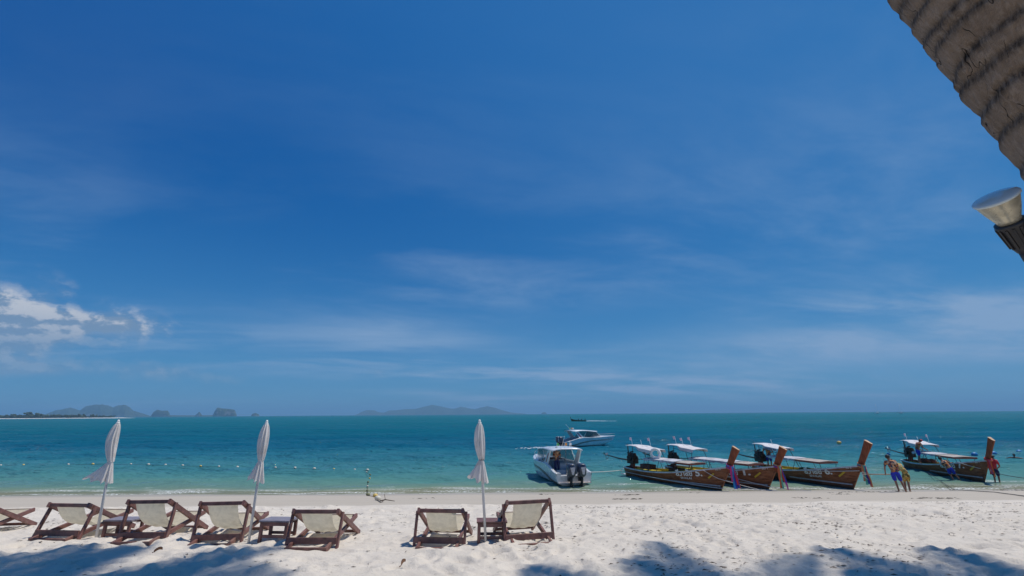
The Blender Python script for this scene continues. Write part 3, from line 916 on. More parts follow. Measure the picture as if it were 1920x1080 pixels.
# ------------------------------------------------------------------ palms: one trunk beside the camera, crowns overhead
def palm(pts, r0, r1, label, seed, fine=None, nfr=20, flen=4.0):
    """pts: trunk axis points from the ground up"""
    rr = random.Random(seed)
    base = Vector(pts[0])
    root = empty('coconut_palm', base)
    tag(root, label, 'palm tree')
    # axis: Catmull-Rom through the points
    P = [Vector(p) - base for p in pts]
    P = [P[0] * 2 - P[1]] + P + [P[-1] * 2 - P[-2]]
    def cr(u):
        n = len(P) - 3
        k = min(int(u * n), n - 1)
        t = u * n - k
        a, b, c, d_ = P[k], P[k + 1], P[k + 2], P[k + 3]
        return 0.5 * ((2 * b) + (c - a) * t + (2 * a - 5 * b + 4 * c - d_) * t * t + (3 * b - a - 3 * c + d_) * t ** 3)
    samples = [cr(i / 400) for i in range(401)]
    cum = [0.0]
    for a, b in zip(samples, samples[1:]):
        cum.append(cum[-1] + (b - a).length)
    Ltot = cum[-1]
    def at(s):
        import bisect
        k = max(0, min(399, bisect.bisect_right(cum, s) - 1))
        t = (s - cum[k]) / max(1e-6, cum[k + 1] - cum[k])
        return samples[k].lerp(samples[k + 1], t), (samples[k + 1] - samples[k]).normalized()
    # uneven leaf-scar rings
    scars = []
    s_ = 0.1
    while s_ < Ltot:
        scars.append((s_, rr.uniform(0.003, 0.006), rr.uniform(-.012, .012), rr.uniform(0, 6.28), rr.uniform(0.02, 0.05)))
        s_ += rr.uniform(0.055, 0.095)
    NA = 120 if fine else 24
    ss = []
    s = 0.0
    while s < Ltot:
        z = at(s)[0].z + base.z
        ss.append(s)
        s += (0.006 if fine and fine[0] < z < fine[1] else 0.06)
    ss.append(Ltot)
    S = np.array(ss)[:, None]
    A = np.linspace(0, 2 * np.pi, NA, endpoint=False)[None]
    Rr = np.interp(S, [0, 0.5, 1.5, Ltot], [r0 * 1.45, r0 * 1.12, r0, r1]) + 0 * A
    Sc = np.zeros_like(Rr)
    for (sc, dep, tl_, ph, wv) in scars:
        centre = sc + tl_ * np.cos(A - ph) + 0.006 * np.sin(3 * A + ph * 2) + wv * 0.06 * np.sin(7 * A + ph)
        dd = S - centre
        # a step: the ring swells below the scar, then drops in
        Sc = Sc + np.exp(-((dd - .012) / 0.016) ** 2)
        Rr = Rr + dep * (np.exp(-(dd / 0.030) ** 2 * np.where(dd < 0, 0.35, 2.6)) - 0.9 * np.exp(-((dd - .020) / 0.010) ** 2))
    Rr = Rr + 0.006 * vnoise(A * 5.2 + 3, S * 7, seed) + 0.004 * vnoise(A * 17 + 3, S * 30, seed + 2) + 0.004 * vnoise(A * 45, S * 38, seed + 4) * (0.3 + Sc)
    rings = []
    ref = Vector((1, 0, 0))
    for i, s in enumerate(ss):
        c, a = at(s)
        u = (ref - a * ref.dot(a)).normalized()
        v = a.cross(u)
        rings.append([c + (u * math.cos(q) + v * math.sin(q)) * Rr[i, k] for k, q in enumerate(A[0])])
    m = MB()
    m.loft(rings, True, True, True)
    tr_ = m.build('trunk', M_bark, root)
    at2 = tr_.data.attributes.new('scar', 'FLOAT', 'POINT')
    at2.data.foreach_set('value', np.clip(Sc, 0, 1).ravel().astype(np.float32))
    top, _ = at(Ltot)
    cr_ = MB()
    for k in range(nfr):
        a = 2 * math.pi * k / nfr * 1.0 + rr.uniform(-.2, .2)
        up = rr.uniform(0.05, 0.9)
        L_ = flen * rr.uniform(0.85, 1.1)
        hd = Vector((math.cos(a), math.sin(a), 0))
        prev = None
        pts_ = []
        for i in range(15):
            t = i / 14
            reach = L_ * (t * (0.82 - 0.10 * up))
            zz = L_ * (up * 0.75 * t - (0.30 + 0.42 * up) * t * t)
            pts_.append(top + hd * reach + Vector((0, 0, zz + .1)))
        cr_.tube(pts_, [0.035 * (1 - 0.85 * i / 14) for i in range(15)], 4)
        side = Vector((-hd.y, hd.x, 0))
        for i in range(52):
            t = 0.12 + 0.87 * i / 51
            q = t * 14
            k0 = min(13, int(q))
            c = pts_[k0].lerp(pts_[k0 + 1], q - k0)
            ln = 0.85 * math.sin(math.pi * min(1, 0.12 + 0.86 * t)) ** 0.6 * rr.uniform(0.8, 1.1)
            for sg in (-1, 1):
                dirv = (side * sg * 0.85 + hd * 0.55 + Vector((0, 0, -0.35 + rr.uniform(-.25, .15)))).normalized()
                w_ = hd * 0.022
                e = c + dirv * ln
                mid_ = c + dirv * ln * 0.5 + Vector((0, 0, .03))
                cr_.add([c - w_, c + w_, mid_ + w_ * 1.2, e, mid_ - w_ * 1.2], [(0, 1, 2, 4), (4, 2, 3)])
    cr_.build('crown', M_frond, root)
    return root
GZ = lambda x, y: gz(x, y) - 0.1
palm([(2.20, 0.80, GZ(2.2, 0.8)), (1.945, 0.877, 3.2), (1.707, 0.946, 4.0), (1.478, 1.013, 4.772), (1.300, 1.065, 5.367), (1.053, 1.137, 6.2), (0.75, 1.35, 7.2), (0.0, 3.0, 11.0), (-1.1, 7.4, 17.4)], 0.212, 0.14,
     'ringed grey palm trunk leaning across the top right corner', 11, fine=(4.2, 6.6))
palm([(13.4, 1.8, GZ(13.4, 1.8)), (13.2, 2.3, 7.0), (12.9, 4.2, 12.0), (12.7, 7.0, 17.2)], 0.2, 0.14, 'coconut palm out of view on the right, shading the sand', 12, nfr=16)
palm([(-1.8, -1.8, GZ(-1.8, -1.8)), (-1.2, -1.4, 8.0), (0.3, 2.0, 13.0), (1.4, 7.5, 17.4)], 0.2, 0.14, 'coconut palm behind the viewer, shading the sand at left', 13)
palm([(14.6, 0.8, GZ(14.6, 0.8)), (14.0, 1.3, 7.0), (12.0, 3.6, 12.0), (9.2, 6.9, 17.4)], 0.2, 0.14, 'coconut palm furthest out of view on the right', 14, nfr=12)

# ------------------------------------------------------------------ spotlight on the palm trunk
def spotlight():
    tip = Vector((1.198, 1.104, 4.612))            # middle of the lens
    tail = Vector((1.282, 1.145, 4.492))           # end of the housing
    ax = (tip - tail).normalized()
    root = empty('spotlight', tail)
    tag(root, 'glass flood lamp in a black ribbed holder below the palm trunk', 'spotlight')
    u = ax.orthogonal().normalized(); v = ax.cross(u)
    Lt = (tip - tail).length
    def ring(d_, r_, n=40, wob=0):
        return [ax * d_ + (u * math.cos(a) + v * math.sin(a)) * (r_ * (1 + wob * (k % 2))) for k, a in enumerate([2 * math.pi * q / n for q in range(n)])]
    MB().loft([ring(Lt * .46, .021), ring(Lt * .58, .025), ring(Lt * .74, .034), ring(Lt * .88, .0405), ring(Lt * .955, .0435)], True, True, False).build('reflector', M_parglass, root)
    MB().loft([ring(Lt * .95, .0440), ring(Lt * .96, .0465), ring(Lt * .985, .0465), ring(Lt * 1.0, .0445), ring(Lt * 1.02, .030), ring(Lt * 1.04, .012)], True, False, True).build('lens', mat('clear_lens_glass', (0.55, 0.60, 0.58), 0.08, 0.05, coat=0.5), root)
    hs_ = MB()
    hs_.loft([ring(-.005, .018), ring(.01, .023), ring(Lt * .40, .028), ring(Lt * .47, .031), ring(Lt * .52, .031), ring(Lt * .53, .026)], True, True, True)
    hs = hs_.build('lamp_holder', M_black, root)
    for k in range(14):
        a = 2 * math.pi * k / 14
        d0 = u * math.cos(a) + v * math.sin(a)
        MB().bar(ax * .012 + d0 * .0235, ax * (Lt * .46) + d0 * .0300, .0050, .006, up=d0).build('fin', M_black, hs)
    k0 = Vector((0, 0, 0))
    knee = ax * -.05 + Vector((.02, .0, -.012))
    wallp = Vector((1.48, 0.99, 4.42)) - tail
    MB().tube([k0, ax * -.03, knee, knee.lerp(wallp, .5) + Vector((0, 0, -.01)), wallp], [.016, .016, .013, .012, .012], 12).build('bracket_arm', M_black, root)
    return root
spotlight()

# ------------------------------------------------------------------ long-tail boats
LB = 7.6
def sheer(t):
    return 0.50 + 0.08 * (1 - t) ** 2 + 0.76 * t ** 3.0
def beam(t):
    return 0.95 - 0.45 * ((0.42 - t) / 0.42) ** 2 if t < 0.42 else 0.03 + 0.92 * (1 - ((t - 0.42) / 0.58) ** 2.1)
def wid(t, z):
    q = min(1.0, max(0.0, (z + 0.35) / (sheer(t) + 0.35)))
    return beam(t) * (0.15 + 0.85 * q ** 0.55)
def hx(t, z):
    return LB * t + 0.62 * max(z, -0.2) * t ** 8
def side_point(x, z, out=0.012):
    """point on the starboard planking at local x, height z"""
    lo, hi = 0.0, 1.0
    for _ in range(40):
        mid_ = 0.5 * (lo + hi)
        if hx(mid_, z) < x:
            lo = mid_
        else:
            hi = mid_
    return Vector((x, -(wid(lo, z) + out), z))
def text_mesh(body, size, bold=0.0):
    cu = bpy.data.curves.new('text', 'FONT')
    cu.body = body
    cu.size = size
    cu.offset = bold
    cu.resolution_u = 3
    ob = bpy.data.objects.new('text', cu)
    COL.objects.link(ob)
    dg = bpy.context.evaluated_depsgraph_get()
    me = bpy.data.meshes.new_from_object(ob.evaluated_get(dg))
    vs = [tuple(v.co) for v in me.vertices]
    fs = [tuple(p.vertices) for p in me.polygons]
    bpy.data.objects.remove(ob)
    bpy.data.curves.remove(cu)
    bpy.data.meshes.remove(me)
    return vs, fs
def hull_text(body, size, x0, z0, slope, parent, material, bold=0.0, name='lettering', width=None):
    vs, fs = text_mesh(body, size, bold)
    if not vs:
        return
    kx = 1.0
    if width:
        kx = width / max(1e-3, max(v[0] for v in vs) - min(v[0] for v in vs))
    mb = MB()
    mb.add([side_point(x0 + v[0] * kx, z0 + v[1] + slope * v[0] * kx, 0.014) for v in vs], fs)
    return mb.build(name, material, parent)

def longtail(bow, heading, number, label, prow_h=2.25, awn=(2.2, 5.0, 6.1), roof=(0.25, 1.5, 2.9), roof_text=None, flags=((0.6, 0.5), (1.3, 0.35), (1.9, 0.5)), seed=0, tire=False, blue=False, ribbons=None):
    rr = random.Random(seed)
    h = R(heading)
    f = Vector((math.cos(h), math.sin(h), 0))
    org = Vector((bow[0], bow[1], 0)) - f * LB
    root = empty('longtail_boat', org, h)
    tag(root, label, 'boat', 'long-tail boats nosed in to the beach')
    ts = [i / 34 for i in range(35)]
    zs = [0, .12, .26, .42, .6, .8, 1.0]
    rings = []
    for t in ts:
        s = sheer(t)
        port = [Vector((hx(t, z), wid(t, z), z)) for z in [s - (s + .35) * q for q in zs]]
        rings.append(port + [Vector((p.x, -p.y, p.z)) for p in reversed(port)])
    m = MB()
    m.loft(rings, closed=False, cap0=True, cap1=False)
    m.build('hull', M_hull, root)
    # painted inner lining and floor
    m = MB()
    rings = []
    for t in ts[1:-1]:
        s = sheer(t)
        port = [Vector((hx(t, z), max(.01, wid(t, z) - .04), z)) for z in [s - .015 - (s - .165) * q for q in (0, .5, 1)]]
        rings.append(port + [Vector((p.x, -p.y, p.z)) for p in reversed(port)])
    m.loft(rings, closed=False, cap0=False, cap1=False)
    m.build('inner_lining', M_yel, root)
    m = MB()
    m.loft([[Vector((hx(t, .16), y, .16)) for y in (wid(t, .16) - .02, -wid(t, .16) + .02)] for t in ts[1:-4]], closed=False, cap0=False, cap1=False)
    m.build('floor_boards', M_yeld, root)
    for sg in (-1, 1):
        m = MB()
        rings = []
        for t in ts:
            s = sheer(t); w = wid(t, s)
            rings.append([Vector((hx(t, s), sg * (w + a), s + b)) for a, b in ((.028, -.05), (.028, .022), (-.075 * min(1, w / .2), .022), (-.075 * min(1, w / .2), -.05))])
        m.loft(rings, True, True, True, s=False)
        m.build('gunwale', M_gun, root)
    m = MB()
    m.loft([[Vector((hx(t, sheer(t)), y, sheer(t) - .02)) for y in (max(.01, wid(t, sheer(t)) - .05), min(-.01, -wid(t, sheer(t)) + .05))] for t in ts[28:]], closed=False, cap0=False, cap1=False)
    m.build('fore_deck', M_yeld, root)
    for t in (0.16, 0.30, 0.44, 0.58, 0.72):
        s = sheer(t)
        w = wid(t, s) - .06
        MB().bar((LB * t, -w, s - .10), (LB * t, w, s - .10), .22, .035).build('thwart', M_yel, root)
    MB().box((LB * .40, 0.32, .44), (2.6, .36, .10)).build('side_bench', M_yel, root)
    for sg in (-1, 1):
        m = MB()
        m.loft([[Vector((x, sg * (wid(x / LB, .5) - .17), .30)), Vector((x, sg * (wid(x / LB, .5) - .17), sheer(x / LB) + .05)), Vector((x, sg * (wid(x / LB, .5) - .20), sheer(x / LB) + .05)), Vector((x, sg * (wid(x / LB, .5) - .20), .30))] for x in np.linspace(1.3, 5.6, 14)], True, True, True, s=False)
        m.build('coaming_board', M_yel, root)
    # boot stripe along the forward waterline
    m = MB()
    m.loft([[side_point(hx(t, .2), .245, .010), side_point(hx(t, .2), .175, .010)] for t in [0.50 + 0.49 * i / 18 for i in range(19)]], closed=False, cap0=False, cap1=False)
    m.build('waterline_stripe', mat('grey_white_stripe', (0.48, 0.48, 0.48), 0.6, 0.2, 6), root)
    # stem and tall prow
    zt = prow_h
    px_ = lambda z: LB + 0.62 * z - 0.02 * max(0, z - 1.0)
    MB().bar((px_(-.3) - .03, 0, -.30), (px_(1.30) + .0, 0, 1.30), .075, .10, up=(1, 0, 0)).build('stem', M_hull, root)
    m = MB()
    rings = []
    for i in range(9):
        q = i / 8
        z = 1.02 + (zt - 1.02) * q
        wx = .13 + .03 * abs(q - .4) + .05 * q * q
        wy = .060 + .03 * q * q
        cx = px_(z) - .06
        rings.append([Vector((cx + a * wx, b * wy, z + a * -.10)) for a, b in ((-1, -.7), (-.8, -1), (.8, -.6), (1, -.3), (1, .3), (.8, .6), (-.8, 1), (-1, .7))])
    m.loft(rings, True, True, False, s=False)
    prow = m.build('prow', M_prow, root)
    m = MB()
    m.add([p for p in rings[-1]] + [p + Vector((0, 0, .012)) for p in rings[-1]], [tuple(range(8, 16))] + [(i, (i + 1) % 8, 8 + (i + 1) % 8, 8 + i) for i in range(8)])
    m.build('prow_top', M_endgrain, prow)
    # cloth garlands tied round the prow
    zc = 1.36
    bands = ribbons or [(0.72, 0.06, 0.25), (0.04, 0.35, 0.68), (0.08, 0.06, 0.42), (0.75, 0.05, 0.04), (0.05, 0.08, 0.50), (0.78, 0.12, 0.07)]
    for k, c in enumerate(bands):
        mt_ = mat('garland_%d_%d_%d' % tuple(int(q * 100) for q in c), c, 0.75, 0.12, 12, transl=0.2)
        MB().torus((px_(zc) - .06, 0, zc - .035 * k), .165 + .006 * k, .026, Matrix.Rotation(R(18), 3, 'Y'), 18, 6).build('garland_wrap', mt_, prow)
        a = -0.9 + 0.36 * k
        x0, y0 = px_(zc) - .02 + .15 * math.cos(a), .15 * math.sin(a) - .03
        Lr = rr.uniform(0.70, 1.15)
        rows = []
        for i in range(12):
            q = i / 11
            z = zc - .05 - .03 * k - Lr * q
            sway = .10 * q + .03 * math.sin(5 * q + k)
            cx, cy = x0 + sway * .6 + .05 * k * q, y0 - sway * .35
            wv = .055 * (1 + .3 * math.sin(7 * q + k))
            rows.append([Vector((cx - wv, cy + .02 * math.sin(9 * q), z)), Vector((cx, cy - .03 * math.cos(6 * q), z)), Vector((cx + wv, cy + .02, z))])
        m = MB()
        m.loft(rows, closed=False, cap0=False, cap1=False)
        m.build('ribbon', mt_, prow)
    # lettering
    hull_text('สีวาลัย', 0.44, 5.10, 0.535, 0.075, root, M_lettering, 0.012, width=1.05)
    hull_text(number + '.', 0.50, 6.34, 0.62, 0.10, root, M_lettering, 0.016, width=0.40)
    hull_text('SIVALAI', 0.15, 5.35, 0.385, 0.06, root, M_lettering, 0.004, width=0.70)
    hull_text('กบ ' + number, 0.13, 7.55, 1.02, 0.16, root, M_lettering, 0.003, width=0.30)
    m = MB()
    m.add([side_point(x, z, .013) for x, z in ((7.02, .60), (7.08, .54), (7.46, .82), (7.40, .88))], [(0, 1, 2, 3)])
    m.build('yellow_dash', M_yline, root)
    # stern canopy: level panel, then a lower panel with a hanging edge
    x0, x1, x2 = roof
    m = MB()
    def sheet(rows, th=.03):
        m.loft([[Vector((a, b, c)) for a, b, c in r_] + [Vector((a, b, c - th)) for a, b, c in reversed(r_)] for r_ in rows], True, True, True, s=False)
    sheet([[(x, y, z + .04 * (1 - (y / w) ** 2)) for y in np.linspace(-w, w, 7)] for x, z, w in ((x0, 1.97, .42), (x0 + .6, 2.01, .50), (x1, 1.98, .58), (x1 + .25, 1.90, .62), (x2, 1.80, .62))])
    rf = m.build('stern_canopy', M_tarp, root)
    for sg in (-1, 1):
        m = MB()
        m.loft([[Vector((x, sg * .625, z)), Vector((x, sg * (.645 + .01 * math.sin(x * 14)), z - d_))] for x, z, d_ in ((x1 + .05, 1.96, .06), (x1 + .28, 1.885, .16), ((x1 + x2) / 2 + .1, 1.855, .19), (x2, 1.80, .17))], closed=False, cap0=False, cap1=False)
        m.build('valance', M_tarp, rf)
    if roof_text:
        vs, fs = text_mesh(roof_text, .15, .004)
        kx = 1.0 / max(v[0] for v in vs)
        mb = MB()
        mb.add([Vector((x1 + .30 + v[0] * kx, -.672, 1.722 - .05 * v[0] * kx + v[1])) for v in vs], fs)
        mb.build('lettering', mat('dark_blue_lettering', (0.03, 0.04, 0.10), 0.6, 0.1), rf)
    for x, lean in ((x0 + .75, .0), (x2 - .25, .12)):
        for sg in (-1, 1):
            t = x / LB
            MB().tube([(x + .12 + lean, sg * (wid(t, sheer(t)) - .05), sheer(t)), (x, sg * .46, 1.96 - .12 * (x > x1))], .018, 6).build('canopy_post', M_darkpost, root)
    MB().tube([(x0 + .75, -.50, 1.80), (x2 - .25, -.54, 1.55)], .012, 5).build('canopy_brace', M_darkpost, root)
    for k, (x, hh) in enumerate(flags):
        st = MB().tube([(x, -.1 + .22 * k, 1.98), (x - .12, -.1 + .22 * k, 2.0 + hh)], .011, 5).build('flag_staff', M_white, root)
        if hh > 0.4:
            m = MB()
            m.loft([[Vector((x - .10 - .20 * q, -.1 + .22 * k + .03 * math.sin(6 * q), 1.98 + hh + .02 * math.sin(5 * q))), Vector((x - .06 - .20 * q, -.1 + .22 * k + .03 * math.sin(6 * q + .6), 1.80 + hh))] for q in [i / 5 for i in range(6)]], closed=False, cap0=False, cap1=False)
            m.build('flag', mat('faded_pink_flag', (0.62, 0.40, 0.50), 0.8, 0.2, 9, transl=0.3), st)
    # low midships awning: worn tarpaulin aft, boarded front
    a0, a1, a2 = awn
    m = MB()
    sheet([[(x, y, 1.29 + .012 * math.sin(x * 5 + seed) + .05 * (1 - (y / .66) ** 2)) for y in np.linspace(-.66, .66, 7)] for x in np.linspace(a0, a1, 12)], .025)
    aw = m.build('awning', M_tarp2, root)
    m = MB()
    m.loft([[Vector((x, -.67, 1.29)), Vector((x, -.69 - .02 * math.sin(x * 17), 1.18 + .03 * math.sin(x * 9 + seed) + .02 * math.sin(x * 23)))] for x in np.linspace(a0, a1, 26)], closed=False, cap0=False, cap1=False)
    m.build('awning_edge', M_tarp2, aw)
    m = MB()
    sheet([[(x, y, 1.275 + .04 * (1 - (y / .64) ** 2)) for y in np.linspace(-.64, .64, 5)] for x in np.linspace(a1 + .01, a2, 4)], .02)
    bd = m.build('awning_board', mat('bleached_awning_board', (0.42, 0.36, 0.31), 0.7, 0.2, 4), root)
    m = MB()
    for (p, q) in (((a1 + .02, -.65), (a2, -.65)), ((a1 + .02, .65), (a2, .65)), ((a2 + .012, -.64), (a2 + .012, .64))):
        m.bar((p[0], p[1], 1.22), (q[0], q[1], 1.22), .022, .10)
    m.build('awning_rail', M_redbr, bd)
    for x in (a0 + .1, (a0 + a1) / 2, a1, a2 - .06):
        t = x / LB
        for sg in (-1, 1):
            MB().tube([(x, sg * (wid(t, sheer(t)) - .06), sheer(t) - .02), (x, sg * .60, 1.27)], .015, 6).build('awning_post', M_darkpost, root)
    # engine with its long tail shaft
    eng = empty('engine', (0, 0, 0)); eng.parent = root
    m = MB()
    m.box((.36, 0, 1.04), (.60, .44, .48)); m.box((.32, 0, 1.36), (.46, .34, .22)); m.tube([(.05, .1, 1.2), (.05, .1, 1.5), (.3, .15, 1.56)], .05, 7); m.tube([(.6, -.25, 1.1), (.5, -.27, 1.45), (.2, -.27, 1.5)], .035, 7); m.box((.66, 0, 1.00), (.08, .46, .40))
    for k in range(3):
        m.tube([(.18 + .14 * k, .05, 1.36), (.18 + .14 * k, .05, 1.46)], .05, 8)
    m.tube([(.15, -.23, 1.05), (.58, -.23, 1.05)], .06, 8)
    m.tube([(.62, -.06, 1.18), (.62, -.06, 1.20), (.74, -.06, 1.20)], .15, 10)
    m.build('engine_block', M_iron, eng)
    m = MB()
    m.tube([(.22, .18, 1.30), (.46, .20, 1.34)], .10, 10); m.box((.32, -.16, 1.42), (.30, .10, .12))
    m.build('air_cleaner', M_rust, eng)
    MB().tube([(.16, -.12, 1.38), (.12, -.12, 1.62), (.10, -.12, 2.05)], [.045, .036, .034], 8).build('exhaust_pipe', M_iron, eng)
    m = MB()
    m.bar((.36, 0, .42), (.36, 0, .84), .22, .30, up=(1, 0, 0)); m.bar((.05, -.3, .56), (.05, .3, .56), .12, .12)
    m.bar((.36, .1, .80), (.0, .05, .62), .07, .07)
    m.build('swivel_mount', M_rust, eng)
    MB().tube([(.14, 0, .98), (-1.1, 0, 1.02), (-2.55, 0, 1.16)], [.055, .045, .030], 8).build('tail_shaft', M_iron, eng)
    m = MB()
    c = Vector((-2.60, 0, 1.165))
    m.ball(c, .06, 8, 6, (1.6, 1, 1))
    for k in range(3):
        a = 2 * math.pi * k / 3 + .5
        d_ = Vector((0, math.cos(a), math.sin(a)))
        e = Vector((0, -math.sin(a), math.cos(a)))
        m.add([c + d_ * .04 + e * .03, c + d_ * .04 - e * .03, c + d_ * .19 - e * .07 + Vector((.04, 0, 0)), c + d_ * .22, c + d_ * .19 + e * .07 - Vector((.04, 0, 0))], [(0, 1, 2, 3, 4)])
    m.build('propeller', M_steel, eng)
    MB().tube([(-2.25, 0, 1.13), (-2.38, 0, .92), (-2.62, 0, .86)], .02, 6).build('skeg', M_steel, eng)
    MB().tube([(.62, .05, 1.10), (1.3, .1, 1.12), (1.75, .12, 1.16)], [.026, .022, .02], 6).build('tiller', M_darkpost, eng)
    # boarding ladder frame at the stern
    m = MB()
    m.tube([(-.05, -.34, .42), (-.45, -.34, .40), (-.48, -.34, .12), (-.1, -.34, .06)], .015, 5); m.tube([(-.05, .34, .42), (-.45, .34, .40), (-.48, .34, .12), (-.1, .34, .06)], .015, 5)
    m.tube([(-.46, -.34, .40), (-.46, .34, .40)], .015, 5); m.box((-.28, 0, .06), (.5, .8, .035))
    m.build('stern_step', M_gun, root)
    if tire:
        MB().torus((1.25, -wid(1.25 / LB, .25) - .10, .24), .24, .10, Matrix.Rotation(R(90), 3, 'X'), 20, 8).build('tyre_fender', M_black, root)
    if blue:
        MB().ball((-2.5, -.05, .80), .16, 8, 6, (1.5, .7, .55)).build('blue_propeller_cover', M_float_b, eng)
    return root, f, org
def local(b, x, y, z):
    root, f, org = b
    return org + f * x + Vector((-f.y, f.x, 0)) * y + Vector((0, 0, z))
B5 = longtail((11.35, 28.39), -63.6, '5', 'brown long-tail boat nearest the speedboats, number 5 on its bow', seed=1)
B1 = longtail((14.06, 28.65), -65.3, '1', 'brown long-tail boat number 1, between boats 5 and 6', prow_h=2.22, awn=(2.5, 6.0, 7.0), flags=((0.9, 0.55), (1.3, 0.45), (1.8, 0.52)), seed=2,
              ribbons=[(0.70, 0.16, 0.06), (0.20, 0.60, 0.42), (0.65, 0.10, 0.06), (0.06, 0.06, 0.45), (0.45, 0.06, 0.30)])
B6 = longtail((18.75, 28.63), -78, '6', 'brown long-tail boat number 6 with lettered white canopy', prow_h=2.52, awn=(1.9, 4.3, 6.2), roof_text='SIVALAI', flags=((1.9, 0.3),), seed=3, tire=True,
              ribbons=[(0.62, 0.22, 0.10), (0.12, 0.50, 0.36), (0.05, 0.06, 0.30), (0.60, 0.14, 0.12), (0.60, 0.40, 0.15)])
B7 = longtail((28.3, 31.1), -101, '7', 'brown long-tail boat furthest right, being pushed off by the men', prow_h=2.50, awn=(2.0, 4.6, 6.4), flags=((0.6, 0.5), (1.6, 0.3), (2.4, 0.5)), seed=4, blue=True,
              ribbons=[(0.62, 0.05, 0.04), (0.60, 0.10, 0.20), (0.70, 0.20, 0.06)])

# things lying in the boats
o = MB().torus(local(B5, 3.05, -0.35, 1.62), .27, .085, Matrix.Rotation(R(-20), 3, 'Z') @ Matrix.Rotation(R(90), 3, 'X'), 28, 10).build('life_ring', M_white)
tag(o, 'white life ring hanging at the front of boat 5\'s canopy', 'life ring')
def bundle(b, x, y, z, size, material, name, label, cat, seed):
    rr = random.Random(seed)
    m = MB()
    for k in range(6):
        m.ball((rr.uniform(-.5, .5) * size[0], rr.uniform(-.3, .3) * size[1], size[2] * rr.uniform(.25, .6)), max(size) * rr.uniform(.22, .34), 8, 6, (1.2, .9, .7))
    o = m.build(name, material)
    o.location = local(b, x, y, z)
    return tag(o, label, cat)
def crate(b, x, y, z, size, material, label):
    root = empty('crate', local(b, x, y, z), math.atan2(b[1].y, b[1].x))
    tag(root, label, 'crate')
    sx, sy, sz = size
    for k in range(3):
        for sg in (-1, 1):
            MB().box((0, sg * sy / 2, sz * (k + .5) / 3), (sx, .02, sz / 3 - .015)).build('slat', material, root)
            MB().box((sg * (sx / 2 - .01), 0, sz * (k + .5) / 3), (.02, sy - .024, sz / 3 - .015)).build('slat', material, root)
    MB().box((0, 0, .012), (sx - .05, sy - .03, .02)).build('base', material, root)
    return root
M_crate = mat('brown_crate_wood', (0.13, 0.055, 0.035), 0.7, 0.3, 8)
crate(B5, 2.05, -0.15, 0.60, (.95, .5, .30), M_crate, 'dark brown crate under the aft awning of boat 5')
crate(B5, 4.25, 0.15, 0.52, (.85, .5, .32), M_crate, 'dark brown crate amidships in boat 5')
bundle(B6, 4.3, 0.0, 0.46, (.75, .45, .34), mat('dark_green_bag_cloth', (0.03, 0.05, 0.03), 0.8, 0.4, 6), 'bag_pile', 'dark green bags heaped amidships in boat 6', 'bags', 3)
bundle(B7, 2.3, 0.1, 0.55, (.9, .45, .25), mat('red_brown_bag_cloth', (0.20, 0.07, 0.05), 0.8, 0.4, 6), 'bag_pile', 'reddish bundle on the stern boards of boat 7', 'bags', 4)

